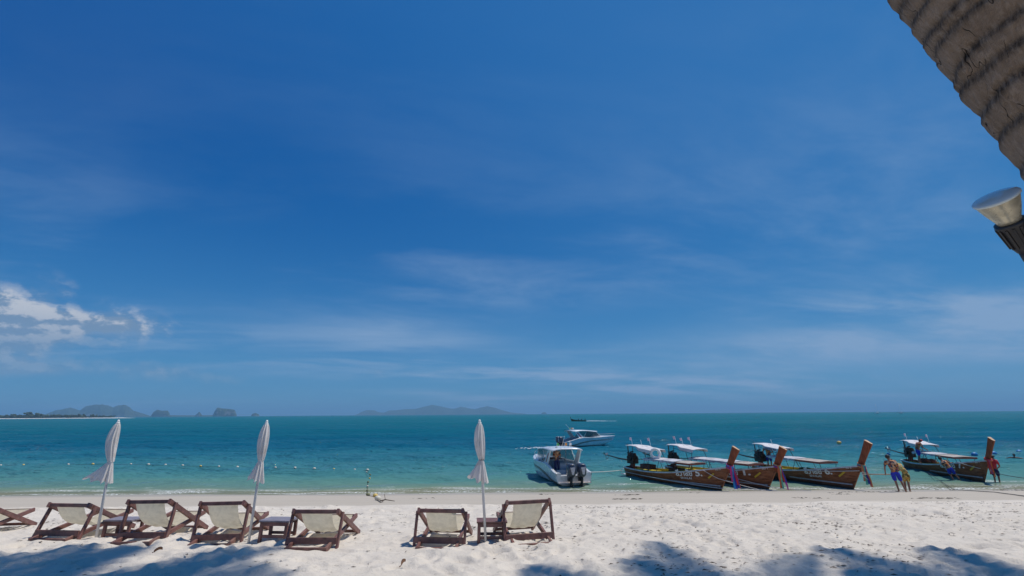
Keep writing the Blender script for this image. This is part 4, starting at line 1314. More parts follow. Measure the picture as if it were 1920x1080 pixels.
# ------------------------------------------------------------------ speedboats
def speedboat(org, heading, L, label, engines, seed=0, wide=2.3):
    h = R(heading)
    f = Vector((math.cos(h), math.sin(h), 0))
    root = empty('speedboat', (org[0], org[1], 0), h)
    tag(root, label, 'boat', 'white speedboats')
    hb = wide / 2
    bm_ = lambda t: hb * (1 - max(0, (t - .42) / .58) ** 2.5)
    sh = lambda t: 0.66 + 0.40 * smooth(t, 0.0, 0.30) + 0.10 * smooth(t, .5, 1.0)
    xx = lambda t, z: L * t + .55 * max(0, z) * t ** 5
    kz = lambda t: -.32 + 1.05 * max(0, (t - .62) / .38) ** 2.0
    ts = [i / 30 for i in range(31)]
    def sec(t):
        b, s, k = bm_(t), sh(t), kz(t)
        ch = .10 + .45 * t ** 4
        pts = [(b, s), (b * .985, s - .05), (b * .97, s * .70 + ch * .30), (b * .93, ch + .12), (b * .86, ch), (b * .45, (k + ch) / 2), (0.001, k)]
        return [Vector((xx(t, z), y, z)) for y, z in pts]
    m = MB()
    rings = []
    for t in ts:
        p = sec(t)
        rings.append(p + [Vector((q.x, -q.y, q.z)) for q in reversed(p)])
    m.loft(rings, closed=False, cap0=False, cap1=False)
    m.build('hull', M_gel, root)
    # low transom with engine well
    m = MB()
    p = sec(0)
    low = [q for q in p if q.z <= .60]
    m.add([Vector((0, p[0].y, .52))] + p[2:] + [Vector((q.x, -q.y, q.z)) for q in reversed(p[2:])] + [Vector((0, -p[0].y, .52))], [tuple(range(2 * len(p[2:]) + 2))])
    m.box((.30, 0, .50), (.58, wide - .16, .05))
    for sg in (-1, 1):
        m.box((.28, sg * (hb - .20), .60), (.50, .30, .16))
    m.build('transom', M_gel, root)
    MB().box((-.13, 0, .13), (.26, wide * .86, .05)).build('swim_platform', mat('worn_platform', (0.60, 0.52, 0.46), 0.6, 0.2, 5, dirt=(0.35, 0.15, 0.09), dscale=6), root)
    # gunwale cap, cockpit liner and floor
    for sg in (-1, 1):
        m = MB()
        m.loft([[Vector((xx(t, sh(t)), sg * (bm_(t) + .025), sh(t) - .02)), Vector((xx(t, sh(t)), sg * (bm_(t) + .01), sh(t) + .03)), Vector((xx(t, sh(t)), sg * max(.0, bm_(t) - .17), sh(t) + .03)), Vector((xx(t, sh(t)), sg * max(0, bm_(t) - .17), sh(t) - .02))] for t in ts], True, True, True)
        m.build('gunwale', M_gel, root)
        m = MB()
        m.loft([[Vector((L * t, sg * (bm_(t) - .16), sh(t))), Vector((L * t, sg * (bm_(t) - .20), .36))] for t in [0.08 + .5 * i / 10 for i in range(11)]], closed=False, cap0=False, cap1=False)
        m.build('cockpit_side', M_gelin, root)
        # bronze and black sweep along the topsides
        for nm, mt_, d0, w_ in (('hull_stripe', M_gold, .0, .10), ('hull_line', M_black, -.09, .045)):
            m = MB()
            rows = []
            for i in range(25):
                t = 0.02 + .93 * i / 24
                zc = .12 + (sh(t) - .42) * smooth(t, -.05, .55) * 0.92 + d0
                def onside(z):
                    q = sec(t)
                    for a, b in zip(q, q[1:]):
                        if b.z <= z <= a.z:
                            u = (z - b.z) / max(1e-5, a.z - b.z)
                            return a.y * u + b.y * (1 - u)
                    return q[4].y
                rows.append([Vector((xx(t, zc + e), sg * (onside(zc + e) + .012), zc + e)) for e in (w_ / 2 * (1 - .6 * t), -w_ / 2 * (1 - .6 * t))])
            m.loft(rows, closed=False, cap0=False, cap1=False)
            m.build(nm, mt_, root)
    m = MB()
    m.loft([[Vector((L * t, bm_(t) - .18, .38)), Vector((L * t, -bm_(t) + .18, .38))] for t in (.08, .2, .35, .5, .6)], closed=False, cap0=False, cap1=False)
    m.build('cockpit_floor', M_gelin, root)
    m = MB()
    m.loft([[Vector((xx(t, sh(t)), y * max(.001, bm_(t) - .05), sh(t) + .02 + .16 * (1 - y * y) * smooth(t, 1.0, .6))) for y in (-1, -.6, -.2, .2, .6, 1)] for t in [.56 + .44 * i / 10 for i in range(11)]], closed=False, cap0=False, cap1=False)
    m.build('fore_deck', M_gel, root)
    m = MB()
    m.box((L * .57, 0, .75), (.06, wide - .5, .75))
    m.build('cabin_bulkhead', M_gelin, root)
    # seats
    for x, w in ((.22, 1.2), (.36, 1.5), (.47, 1.5)):
        st = MB().box((L * x, 0, .55), (.42, w, .30)).build('bench_seat', M_blueseat, root)
        MB().box((L * x + .2, 0, .86), (.09, w, .36)).build('seat_back', M_blueseat, st)
    # windscreen and side windows
    x1, x2 = L * .52, L * .72
    for sg in (-1, 1):
        fr = MB()
        a, b = Vector((L * .34, sg * (hb - .10), 1.10)), Vector((x2, sg * (bm_(.72) - .28), 1.20))
        c, d_ = Vector((L * .60, sg * (hb - .26), 1.78)), Vector((L * .40, sg * (hb - .16), 1.80))
        m = MB(); m.add([a, b, c, d_], [(0, 1, 2, 3)])
        pn = m.build('side_window', M_glass, root)
        for p, q in ((a, b), (b, c), (d_, a)):
            fr.tube([p, q], .022, 6)
        fr.build('window_frame', M_gel, pn)
    m = MB()
    m.loft([[Vector((x2 - .10 * abs(y) * 2, y * (bm_(.72) - .28), 1.21)), Vector((L * .60 - .05 * abs(y), y * (hb - .26), 1.79))] for y in np.linspace(-1, 1, 7)], closed=False, cap0=False, cap1=False)
    m.build('windscreen', M_glass, root)
    # hard top on a swept arch
    m = MB()
    rows = []
    for i in range(12):
        q = i / 11
        x = L * (.13 + .50 * q)
        z = 1.90 + .10 * math.sin(math.pi * min(1, q * 1.1)) - .10 * q
        w = (hb - .06) * (1 - .16 * q ** 3) * (.92 + .08 * min(1, q * 6))
        up = [Vector((x, y * w, z + .09 * (1 - y ** 4))) for y in np.linspace(-1, 1, 9)]
        rows.append(up + [Vector((v.x, v.y, v.z - .05)) for v in reversed(up)])
    m.loft(rows, True, True, True)
    top = m.build('hard_top', M_gel, root)
    for sg in (-1, 1):
        m = MB()
        pr = [(L * .17, 1.92), (L * .235, 1.92), (L * .34, 1.10), (L * .25, 1.06)]
        m.add([Vector((x, sg * (hb - .10), z)) for x, z in pr] + [Vector((x, sg * (hb - .17), z)) for x, z in pr], [(0, 1, 2, 3), (7, 6, 5, 4), (0, 4, 5, 1), (1, 5, 6, 2), (2, 6, 7, 3), (3, 7, 4, 0)])
        ar = m.build('arch_leg', M_gel, root)
        m = MB()
        pr = [(L * .205, 1.72), (L * .225, 1.72), (L * .305, 1.14), (L * .28, 1.14)]
        m.add([Vector((x, sg * (hb - .092), z)) for x, z in pr], [(0, 1, 2, 3)])
        m.build('arch_stripe', M_redst, ar)
        MB().tube([(L * .60, sg * (hb - .26), 1.78), (L * .62, sg * (hb - .30), 1.88)], .022, 6).build('top_strut', M_gel, root)
    m = MB()
    m.tube([(L * .18, 0, .40), (L * .18, 0, 1.92)], .024, 8)
    m.build('grab_pole', M_steel, root)
    an = MB().tube([(L * .2, .25, 1.98), (L * .2 - .75, .25, 2.75)], .012, 5).build('antenna', M_white, root)
    for k, (yy, cc_) in enumerate(((-.35, (0.70, 0.70, 0.70)), (-.05, (0.70, 0.28, 0.05)), (.5, (0.10, 0.40, 0.12)))):
        st = MB().tube([(L * .22, yy, 1.98), (L * .22 - .10, yy, 2.32)], .013, 5).build('flag_staff', M_white, root)
        m = MB()
        m.add([Vector((L * .22 - .10, yy, 2.32)), Vector((L * .22 - .07, yy, 2.16)), Vector((L * .22 - .26, yy - .06, 2.14)), Vector((L * .22 - .29, yy - .06, 2.30))], [(0, 1, 2, 3)])
        m.build('flag', mat('small_flag_%d' % k, cc_, 0.8, 0.1, transl=0.3), st)
    rl = MB()
    for sg in (-1, 1):
        rl.tube([Vector((xx(t, sh(t)), sg * max(.02, bm_(t) - .10), sh(t) + .05 + .22 * smooth(t, .58, .66))) for t in [.58, .64, .72, .8, .88, .95, 1.0]], .014, 6)
    rl.build('bow_rail', M_steel, root)
    # outboards
    for k in range(engines):
        yy = (k - (engines - 1) / 2) * .66
        e = empty('outboard_motor', (-.36, yy, 0)); e.parent = root
        m = MB()
        rows = []
        for z, lx, ly, cx in ((.48, .18, .15, .02), (.60, .28, .23, .0), (.80, .33, .255, -.02), (1.04, .33, .25, -.03), (1.18, .29, .22, -.02), (1.25, .19, .15, .0)):
            rows.append([Vector((cx + lx * math.copysign(abs(math.cos(a)) ** .6, math.cos(a)), ly * math.copysign(abs(math.sin(a)) ** .6, math.sin(a)), z)) for a in [2 * math.pi * q / 20 for q in range(20)]])
        m.loft(rows, True, True, True)
        m.build('cowl', M_obm, e)
        m = MB()
        m.add([Vector((-.365, y, z)) for y, z in ((-.15, 1.06), (.15, 1.06), (.06, .66), (-.06, .66))], [(0, 1, 2, 3)])
        m.add([Vector((-.34 + .02 * q, y, 1.20)) for q, y in ((0, -.12), (0, .12), (4, .14), (4, -.14))], [(0, 1, 2, 3)])
        m.build('cowl_panel', M_obs, e)
        m = MB()
        m.loft([[Vector((c + lx * math.cos(a), ly * math.sin(a), z)) for a in [2 * math.pi * q / 14 for q in range(14)]] for z, lx, ly, c in ((.54, .16, .11, 0), (.30, .12, .075, -.02), (.02, .12, .06, -.03), (-.20, .14, .05, -.04))], True, True, True)
        m.box((.16, 0, .42), (.20, .26, .34)); m.box((-.05, 0, .06), (.36, .22, .025))
        m.build('leg_unit', M_black, e)
        m = MB()
        m.tube([(-.24, 0, -.12), (.10, 0, -.12)], .055, 10)
        for q in range(3):
            a = 2 * math.pi * q / 3
            d_ = Vector((0, math.cos(a), math.sin(a))); s_ = Vector((.05, -math.sin(a) * .08, math.cos(a) * .08))
            c = Vector((-.22, 0, -.12))
            m.add([c + d_ * .04 - s_ * .4, c + d_ * .16 - s_, c + d_ * .19 + s_ * .3, c + d_ * .04 + s_ * .4], [(0, 1, 2, 3)])
        m.build('propeller', M_steel, e)
    return root, f, Vector((org[0], org[1], 0))
SA = speedboat((3.62, 30.7), 104, 7.3, 'white speedboat with two outboards, stern toward the beach', 2, 1)
SB = speedboat((6.3, 65.2), 25, 7.7, 'white speedboat further out, seen side-on with bow to the right', 2, 2, 2.4)

# far long-tail boat running across, with its wake
def small_boat(loc, heading):
    root = empty('far_longtail_boat', (loc[0], loc[1], 0), R(heading))
    tag(root, 'tiny dark long-tail boat running far out near the horizon', 'boat')
    m = MB()
    m.loft([[Vector((8 * t + .4 * z * t ** 6, sg * (.75 * (1 - (2 * abs(t - .45)) ** 2.6 * .9)) * q, z)) for sg, q, z in ((1, 1, .55 + .9 * t ** 4), (1, .8, .1), (1, .2, -.3), (-1, .2, -.3), (-1, .8, .1), (-1, 1, .55 + .9 * t ** 4))] for t in [i / 16 for i in range(17)]], closed=False, cap0=True, cap1=False)
    m.build('hull', M_hull, root)
    MB().bar((8.1, 0, .9), (8.7, 0, 2.3), .14, .28, up=(1, 0, 0)).build('prow', M_prow, root)
    m = MB()
    m.loft([[Vector((x, y, 1.5 + .1 * (1 - y * y))) for y in (-.8, 0, .8)] for x in (1.8, 5.6)], closed=False, cap0=False, cap1=False)
    m.build('awning', mat('blue_grey_far_awning', (0.04, 0.06, 0.12), 0.8, 0.2), root)
    for x in (1.9, 5.5):
        for y in (-.7, .7):
            MB().tube([(x, y, .5), (x, y, 1.5)], .03, 5).build('awning_post', M_iron, root)
    for x in (.6, 2.6, 4.2):
        MB().ball((x, 0, .95), .26, 8, 6, (1, 1, 1.6)).build('cargo_bundle', M_iron, root)
    return root
small_boat((40.2, 275), 178)
m = MB()
rr = random.Random(3)
for k in range(60):
    q = k / 59
    m.ball((41.0 + 16 * q + rr.uniform(-.5, .5), 275 + rr.uniform(-.7, .7) * (.4 + 1.6 * q), .05), rr.uniform(.25, .6) * (1 - .75 * q), 6, 4, (1.5, 1, .55))
tag(m.build('wake', M_foam), 'white foam wake behind the tiny far boat', 'wake', kind='stuff')
m = MB()
for k in range(70):
    q = rr.random() ** 1.5
    m.ball((6.1 - 6.0 * q, 64.6 - 3.0 * q + rr.uniform(-1.1, 1.1), .02), rr.uniform(.08, .22) * (1 - .7 * q), 6, 4, (2.0, 1, .5))
tag(m.build('wake', M_foam), 'thin foam behind the side-on speedboat', 'wake', kind='stuff')

def sailboat(x, y, heading, label, hullmat, sc):
    root = empty('sailboat', (x, y, 0), R(heading))
    root.scale = (sc, sc, sc)
    tag(root, label, 'sailboat', 'sailing boats at anchor on the horizon')
    m = MB()
    m.loft([[Vector((11 * t, sg * 1.7 * (1 - (2 * abs(t - .42)) ** 2.4 * .85) * q, z)) for sg, q, z in ((1, 1, 1.2 + .3 * t), (1, .85, .3), (1, .1, -.5), (-1, .1, -.5), (-1, .85, .3), (-1, 1, 1.2 + .3 * t))] for t in [i / 12 for i in range(13)]], closed=False, cap0=True, cap1=False)
    m.build('hull', hullmat, root)
    MB().box((4.8, 0, 1.7), (4.2, 2.0, .8)).build('cabin', M_white, root)
    MB().tube([(5.2, 0, 1.2), (5.1, 0, 15.5)], .10, 6).build('mast', M_white, root)
    MB().tube([(5.2, 0, 2.8), (1.2, 0, 2.9)], .16, 6).build('boom', M_white, root)
    MB().tube([(10.8, 0, 1.4), (5.1, 0, 15.2), (.2, 0, 1.3)], .03, 4).build('rigging', M_steel, root)
    return root
sailboat(806, 1100, 200, 'tiny sailing boat on the horizon, left one of the pair', M_white, 1.3)
sailboat(859, 1100, 185, 'tiny sailing boat on the horizon, right one of the pair', M_gun, 1.15)

# ------------------------------------------------------------------ people
def skin_mesh(name, verts, edges, radii, material, parent, root_i=0, sub=1):
    me = bpy.data.meshes.new(name + '_cage')
    me.from_pydata([tuple(v) for v in verts], edges, [])
    ob = bpy.data.objects.new(name + '_cage', me)
    COL.objects.link(ob)
    ob.modifiers.new('skin', 'SKIN').use_smooth_shade = True
    sv = me.skin_vertices[0].data
    for i, r_ in enumerate(radii):
        sv[i].radius = r_ if isinstance(r_, tuple) else (r_, r_)
        sv[i].use_root = (i == root_i)
    sm = ob.modifiers.new('sub', 'SUBSURF')
    sm.levels = sub
    sm.render_levels = sub
    dg = bpy.context.evaluated_depsgraph_get()
    out = bpy.data.meshes.new_from_object(ob.evaluated_get(dg))
    out.name = name
    bpy.data.objects.remove(ob)
    bpy.data.meshes.remove(me)
    out.materials.clear()
    out.materials.append(material)
    out.polygons.foreach_set('use_smooth', [True] * len(out.polygons))
    o = bpy.data.objects.new(name, out)
    COL.objects.link(o)
    o.parent = parent
    return o
STAND = dict(pelvis=(0, 0, .90), spine=(0, 0, 1.10), chest=(0, .0, 1.30), neck=(0, 0, 1.44), head=(0, .02, 1.53), crown=(0, .015, 1.62),
             shl=(-.18, 0, 1.37), ell=(-.24, -.02, 1.08), wrl=(-.25, .06, .84), shr=(.18, 0, 1.37), elr=(.24, -.02, 1.08), wrr=(.25, .06, .84),
             hil=(-.09, 0, .86), knl=(-.10, .02, .46), anl=(-.10, -.02, .07), tol=(-.11, .13, .03), hir=(.09, 0, .86), knr=(.10, .02, .46), anr=(.10, -.02, .07), tor=(.11, .13, .03))
def person(loc, rz, pose, label, shirt, shorts, hat=None, hair=True, long_leg=False, group=None):
    J = {k: Vector(v) for k, v in STAND.items()}
    J.update({k: Vector(v) for k, v in pose.items()})
    root = empty('person', loc, rz)
    tag(root, label, 'person', group)
    V, E_, Rd, idx = [], [], [], {}
    def add(k, p, r_, par=None):
        idx[k] = len(V)
        V.append(p); Rd.append(r_)
        if par is not None:
            E_.append((idx[par], idx[k]))
    add('pelvis', J['pelvis'], (.13, .10)); add('spine', J['spine'], (.115, .09), 'pelvis'); add('chest', J['chest'], (.14, .10), 'spine')
    add('neck', J['neck'], .050, 'chest'); add('jaw', J['neck'].lerp(J['head'], .6), .062, 'neck'); add('head', J['head'].lerp(J['crown'], .35), (.078, .090), 'jaw'); add('crown', J['crown'], (.058, .066), 'head')
    fwd = (J['tol'] + J['tor'] - J['anl'] - J['anr']); fwd.z = 0
    fwd = fwd.normalized() if fwd.length > 1e-3 else Vector((0, 1, 0))
    hf = fwd
    side = Vector((hf.y, -hf.x, 0))
    hd = J['head'].lerp(J['crown'], .25)
    add('nose', hd + hf * .098, .012, 'head')
    for s in 'lr':
        add('sh' + s, J['sh' + s], .052, 'chest'); add('el' + s, J['el' + s], .040, 'sh' + s); add('wr' + s, J['wr' + s], .027, 'el' + s)
        dv = (J['wr' + s] - J['el' + s]).normalized()
        pm = J['wr' + s] + dv * .065
        add('pa' + s, pm, .030, 'wr' + s)
        sd = dv.orthogonal().normalized(); nn = dv.cross(sd)
        for q, (o_, l_) in enumerate(((-.026, .060), (-.009, .072), (.009, .068), (.026, .052))):
            a = pm + sd * o_ + dv * .030
            add('f%d%s' % (q, s), a, .009, 'pa' + s)
            add('g%d%s' % (q, s), a + dv * l_ * .75 + nn * l_ * .45, .008, 'f%d%s' % (q, s))
        add('t%s' % s, J['wr' + s] + dv * .04 - sd * .045, .010, 'pa' + s)
        add('hi' + s, J['hi' + s], .080, 'pelvis'); add('kn' + s, J['kn' + s], .052, 'hi' + s); add('ca' + s, J['kn' + s].lerp(J['an' + s], .35), .050, 'kn' + s)
        add('an' + s, J['an' + s], .034, 'ca' + s); add('to' + s, J['to' + s], .032, 'an' + s)
    body = skin_mesh('body', V, E_, Rd, M_skin, root)
    for s in (-1, 1):
        MB().ball(hd + hf * .080 + side * s * .032 + Vector((0, 0, .012)), .011, 6, 4).build('eye', M_black, body)
        MB().ball(hd + side * s * .086 - hf * .01, .022, 6, 5, (.6, 1, 1.4)).build('ear', M_skin, body)
    # shirt
    if shirt is not None:
        hem = J['pelvis'].lerp(J['spine'], -.10)
        V = [J['spine'], hem, J['chest'], J['chest'].lerp(J['neck'], .70)]
        E_ = [(0, 1), (0, 2), (2, 3)]
        Rd = [(.145, .115), (.155, .13), (.165, .125), (.075, .075)]
        for s in 'lr':
            k = len(V)
            V += [J['sh' + s], J['sh' + s].lerp(J['el' + s], .78)]
            Rd += [.076, .066]
            E_ += [(2, k), (k, k + 1)]
        skin_mesh('shirt', V, E_, Rd, shirt, root)
    if shorts is not None:
        V = [J['pelvis'], J['pelvis'].lerp(J['spine'], .35)]
        E_ = [(0, 1)]
        Rd = [(.155, .125), (.14, .11)]
        for s in 'lr':
            k = len(V)
            kn = J['kn' + s]
            V += [J['hi' + s], J['hi' + s].lerp(kn, .55), J['hi' + s].lerp(kn, .95)]
            Rd += [.108, .100, .092]
            E_ += [(0, k), (k, k + 1), (k + 1, k + 2)]
            if long_leg:
                V.append(J['an' + s]); Rd.append(.055); E_.append((k + 2, k + 3))
        skin_mesh('trousers' if long_leg else 'shorts', V, E_, Rd, shorts, root)
    cc_ = J['head'].lerp(J['crown'], .55)
    upv = (J['crown'] - J['neck']).normalized()
    if hair:
        m = MB()
        m.ball(cc_ - hf * .018 + upv * .010, .100, 12, 8, (.98, 1.02, 1.0))
        m.build('hair', M_hair, root)
    if hat is not None:
        m = MB()
        m.ball(cc_ + upv * .030, .108, 12, 6, (1, 1.05, .75))
        bl = cc_ + hf * .12 + upv * .015
        m.add([bl + side * a - hf * b for a, b in ((-.08, .06), (-.05, -.05), (.05, -.05), (.08, .06))], [(0, 1, 2, 3)])
        m.build('cap', hat, root)
    return root
# man with anchor, leaning back, seen from behind (faces the sea)
p1 = (18.05, 24.3, gz(18.05, 24.3) - .005)
person(p1, R(-28), dict(anl=(-.02, -.02, .07), knl=(-.07, .05, .46), tol=(-.03, .13, .03), anr=(.24, -.03, .07), knr=(.15, .06, .46), tor=(.27, .12, .03), hil=(-.14, .0, .86), hir=(.05, 0, .86), pelvis=(-.05, 0, .90), spine=(-.09, -.02, 1.10), chest=(-.14, -.04, 1.30),
       neck=(-.18, -.02, 1.43), head=(-.20, .01, 1.52), crown=(-.22, .01, 1.61), shl=(-.32, -.03, 1.35), ell=(-.40, .0, 1.08), wrl=(-.40, .06, .85), shr=(.04, -.03, 1.37), elr=(.14, .06, 1.12), wrr=(.10, .24, .98)),
       'man in orange floral shirt and blue shorts standing on the sand, back turned', M_floral, M_shorts)
person((18.88, 24.95, gz(18.88, 24.95) - .005), R(-40), dict(pelvis=(.10, -.05, .84), spine=(.02, .0, 1.03), chest=(-.16, .08, 1.19), neck=(-.30, .14, 1.28), head=(-.38, .18, 1.34), crown=(-.43, .19, 1.42), shl=(-.26, .02, 1.24), ell=(-.34, .22, 1.02), wrl=(-.42, .36, .86),
       shr=(-.06, .20, 1.22), elr=(-.10, .34, .98), wrr=(-.28, .44, .86), hil=(.03, -.02, .80), hir=(.16, -.06, .80), knl=(-.02, .10, .44), knr=(.12, .06, .43), anl=(-.02, .0, .07), anr=(.13, -.04, .07), tol=(-.06, .14, .03), tor=(.12, .11, .03)),
       'stooping person in yellow patterned clothes and white cap beside the man in orange', M_camo, M_camo, hat=M_cap)
q = local(B7, 3.35, -0.97, sheer(3.35 / LB) + .02)
person(q, R(-100), dict(pelvis=(0, -.04, .90), spine=(0, .03, 1.09), chest=(0, .12, 1.27), neck=(0, .20, 1.39), head=(0, .27, 1.46), crown=(0, .30, 1.54), shl=(-.18, .14, 1.33), ell=(-.22, .06, 1.05), wrl=(-.18, .26, .92), shr=(.18, .14, 1.33), elr=(.24, .22, 1.06), wrr=(.20, .42, .95), knl=(-.10, .08, .46), knr=(.10, -.05, .46), anl=(-.10, .04, .07), anr=(.10, -.14, .07), tol=(-.11, .18, .03), tor=(.11, .0, .03)),
       'man with red cap and blue shorts standing aboard boat 7', M_floral, M_shorts, hat=M_redcloth)
q = local(B7, 6.75, -1.05, -.16)
person(q, R(-25), dict(pelvis=(-.12, .0, .80), spine=(-.22, .03, .97), chest=(-.33, .07, 1.13), neck=(-.41, .11, 1.24), head=(-.45, .14, 1.32), crown=(-.48, .15, 1.41), shl=(-.47, .04, 1.12), ell=(-.36, .24, .96), wrl=(-.16, .36, 1.02), shr=(-.19, .12, 1.21), elr=(.02, .24, 1.08), wrr=(.14, .38, 1.10),
       hil=(-.20, 0, .77), hir=(-.04, 0, .77), knl=(-.12, .14, .42), knr=(.10, .04, .43), anl=(-.06, .02, .07), anr=(.26, -.10, .09), tol=(-.07, .16, .03), tor=(.28, .05, .03)),
       'man wading beside boat 7 and pushing its hull with both hands', M_floral, M_shorts)
q = local(B7, 8.05, 0.40, -.14)
person(q, R(-60), dict(wrl=(-.12, .34, .90), ell=(-.24, .14, 1.06), wrr=(.05, .36, .92), elr=(.22, .16, 1.06)), 'person in red shirt standing behind the prow of boat 7', M_redcloth, M_navy)
q = local(B6, 0.95, 0.25, sheer(.12) - .22)
person(q, R(-30), dict(wrr=(.10, .34, 1.02), elr=(.26, .10, 1.10), wrl=(-.36, .12, .98), ell=(-.34, -.02, 1.14)), 'boatman under the lettered canopy at the engine of boat 6', M_floral, M_shorts)
q = SA[2] + SA[1] * 1.75 + Vector((-SA[1].y, SA[1].x, 0)) * .45 + Vector((0, 0, .385))
person(q, R(10), dict(wrl=(-.24, .22, .96), wrr=(.22, .20, .98)), 'man in dark orange shirt standing in the cockpit of the near speedboat', M_floral, M_navy, long_leg=True)
for (x, y, rz, lab) in ((41.2, 43.9, 30, 'swimmer with head above water, nearer the prow of boat 7'), (44.3, 45.2, -50, 'swimmer with head above water at the right edge')):
    person((x, y, -1.27), R(rz), dict(ell=(-.45, .10, 1.30), wrl=(-.62, .25, 1.24), elr=(.45, .10, 1.30), wrr=(.60, .25, 1.24)), lab, None, M_navy)

# hand anchor carried by the man: wooden shank with iron flukes
a0 = Vector(p1) + Matrix.Rotation(R(-28), 3, 'Z') @ Vector((-.40, .08, .76))
an = empty('anchor', a0)
tag(an, 'small anchor on a wooden shank held low by the man in orange', 'anchor')
dv = Vector((-.93, .30, -.02)).normalized()
MB().tube([dv * -.20, dv * .85], [.020, .024], 8).build('shank', mat('bare_wood_shank', (0.40, 0.24, 0.15), 0.7, 0.2, 9), an)
m = MB()
up = Vector((.0, .2, .98)).normalized()
for sg in (-1, 1):
    m.tube([dv * .95, dv * .93 + up * sg * .10, dv * .78 + up * sg * .24 * (1 if sg < 0 else .25)], [.022, .020, .008], 6)
m.tube([dv * .80, dv * .97], .026, 6)
m.build('fluke', mat('pale_galvanised_iron', (0.45, 0.42, 0.36), 0.5, 0.2, metal=0.3), an)

# ------------------------------------------------------------------ floats, ropes
FL = [(-44.94, 44.87), (-43.03, 44.97), (-41.16, 45.08), (-39.28, 45.18), (-37.3, 45.4), (-33.7, 45.1), (-31.85, 44.69), (-29.96, 44.11), (-28.12, 43.55), (-26.24, 43.0), (-24.4, 42.46), (-22.56, 41.93), (-20.8, 41.6), (-19.17, 41.32), (-17.45, 41.01), (-15.64, 40.32), (-13.92, 39.84), (-12.15, 39.37), (-11.13, 39.2)]
FS = [(-10.77, 37.73), (-10.03, 36.09), (-9.49, 34.06), (-9.1, 32.37), (-8.6, 30.52), (-8.1, 28.77)]
def float_mesh(r_):
    m = MB()
    m.ball((0, 0, 0), r_, 12, 8, (1.35, 1, 1))
    return m
fw = None
protos = {}
rr = random.Random(9)
for k, (x, y) in enumerate(FL + FS):
    along = k < len(FL)
    kind = 'd' if not along and k % 2 == 0 else ('y' if k in (4, 1, 9, 16, 21) else 'w')
    if kind not in protos:
        o = float_mesh(.09).build('rope_float', {'w': M_float_w, 'y': M_float_y, 'd': M_float_d}[kind])
        protos[kind] = o
    else:
        o = protos[kind].copy()
        COL.objects.link(o)
    o.location = (x, y, .05)
    o.rotation_euler = (0, rr.uniform(-.2, .2), rr.uniform(-.5, .5))
    s_ = rr.uniform(.85, 1.12) * (1.0 if along else .6)
    o.scale = (s_, s_, s_)
    if along:
        tag(o, 'yellowish float on the rope running parallel to the shore' if kind == 'y' else 'white float on the rope running parallel to the shore', 'float', 'floats along the swimming line')
    else:
        tag(o, {'y': 'yellowish float', 'w': 'pale float', 'd': 'weedy dark float'}[kind] + ' on the rope running in to the beach', 'float', 'floats along the line to the beach')
def rope(pts, r_, material, label, sag=0.0, n=14):
    P = []
    pts = [Vector(p) for p in pts]
    for a, b in zip(pts, pts[1:]):
        for i in range(n):
            t = i / n
            P.append(a.lerp(b, t) - Vector((0, 0, sag * 4 * t * (1 - t))))
    P.append(pts[-1])
    o = MB().tube(P, r_, 6).build('rope', material)
    return tag(o, label, 'rope')
rope([(x, y, .02) for x, y in FL], .009, M_darkrope, 'float line rope lying along the water left of the boats', n=3)
GP = lambda x, y, d_=.02: (x, y, gz(x, y) + d_)
rope([(-11.13, 39.2, .02)] + [(x, y, .02) for x, y in FS] + [GP(-7.4, 26.6), GP(-6.86, 24.5), GP(-6.04, 22.7), GP(-5.05, 19.3), GP(-4.46, 17.5)], .012, M_darkrope, 'rope with weedy floats running from the water up the wet sand', n=4)
for (x, y, r_, mt_, lab) in ((-6.86, 24.54, .075, M_float_d, 'dark float lying at the water\'s edge on the beach rope'), (-6.0, 22.6, .085, M_float_y, 'orange-yellow float on the wet sand'), (-5.05, 19.4, .095, M_float_w, 'largest cream float at the beach end of the rope')):
    o = float_mesh(r_).build('beached_float', mt_)
    o.location = (x, y, gz(x, y) + r_ * .8)
    o.rotation_euler = (0, .2, .5)
    tag(o, lab, 'float')
st = MB()
st.tube([GP(-4.65, 18.2, .03), GP(-4.4, 17.9, .08), GP(-4.1, 18.0, .03)], [.018, .016, .010], 6); st.tube([GP(-4.45, 17.95, .06), GP(-4.42, 17.4, .02)], .012, 5); st.tube([GP(-4.4, 17.9, .08), GP(-4.48, 18.05, .25)], .009, 5)
tag(st.build('driftwood', M_debris), 'forked dark stick at the end of the float rope', 'driftwood')
for (x, y, mt_, lab) in ((43.9, 48.6, M_float_b, 'blue float just left of boat 7\'s prow top'), (46.7, 49.6, M_float_b, 'blue float above the nearer swimmer'), (50.8, 51.2, M_float_b, 'blue float at the right edge of the sea'), (44.0, 68.5, M_float_y, 'yellow float alone offshore beyond boat 6')):
    o = float_mesh(.22).build('mooring_float', mt_)
    o.location = (x, y, .08)
    tag(o, lab, 'float')
e5 = local(B5, 7.9, -.12, .95)
rope([SA[2] + Vector((.9, .5, .66)), local(B5, -.45, -.45, .30), local(B5, 3.6, -1.12, .30), local(B5, 7.7, -.32, .14), GP(14.2, 28.0, .02)], .020, M_rope, 'pale mooring rope from the near speedboat past boat 5', sag=.03)
rope([local(B5, 6.9, -.46, 1.0), local(B5, 7.75, -.26, .62), GP(13.0, 27.0)], .016, M_rope, 'short pale bow rope of boat 5', sag=.02)
rope([local(B1, 5.2, -.95, .62), local(B1, 7.75, -.14, .16), GP(15.6, 27.2)], .020, M_rope, 'pale bow rope slanting down the side of boat 1', sag=.03)
rope([local(B6, 4.4, -.98, .66), local(B6, 8.3, -.12, 1.0)], .018, M_rope, 'pale rope along the bow rail of boat 6', sag=.04)
rope([local(B7, 6.6, -.60, 1.0), local(B7, 7.9, -.22, .75)], .016, M_rope, 'pale rope on the bow of boat 7', sag=.02)
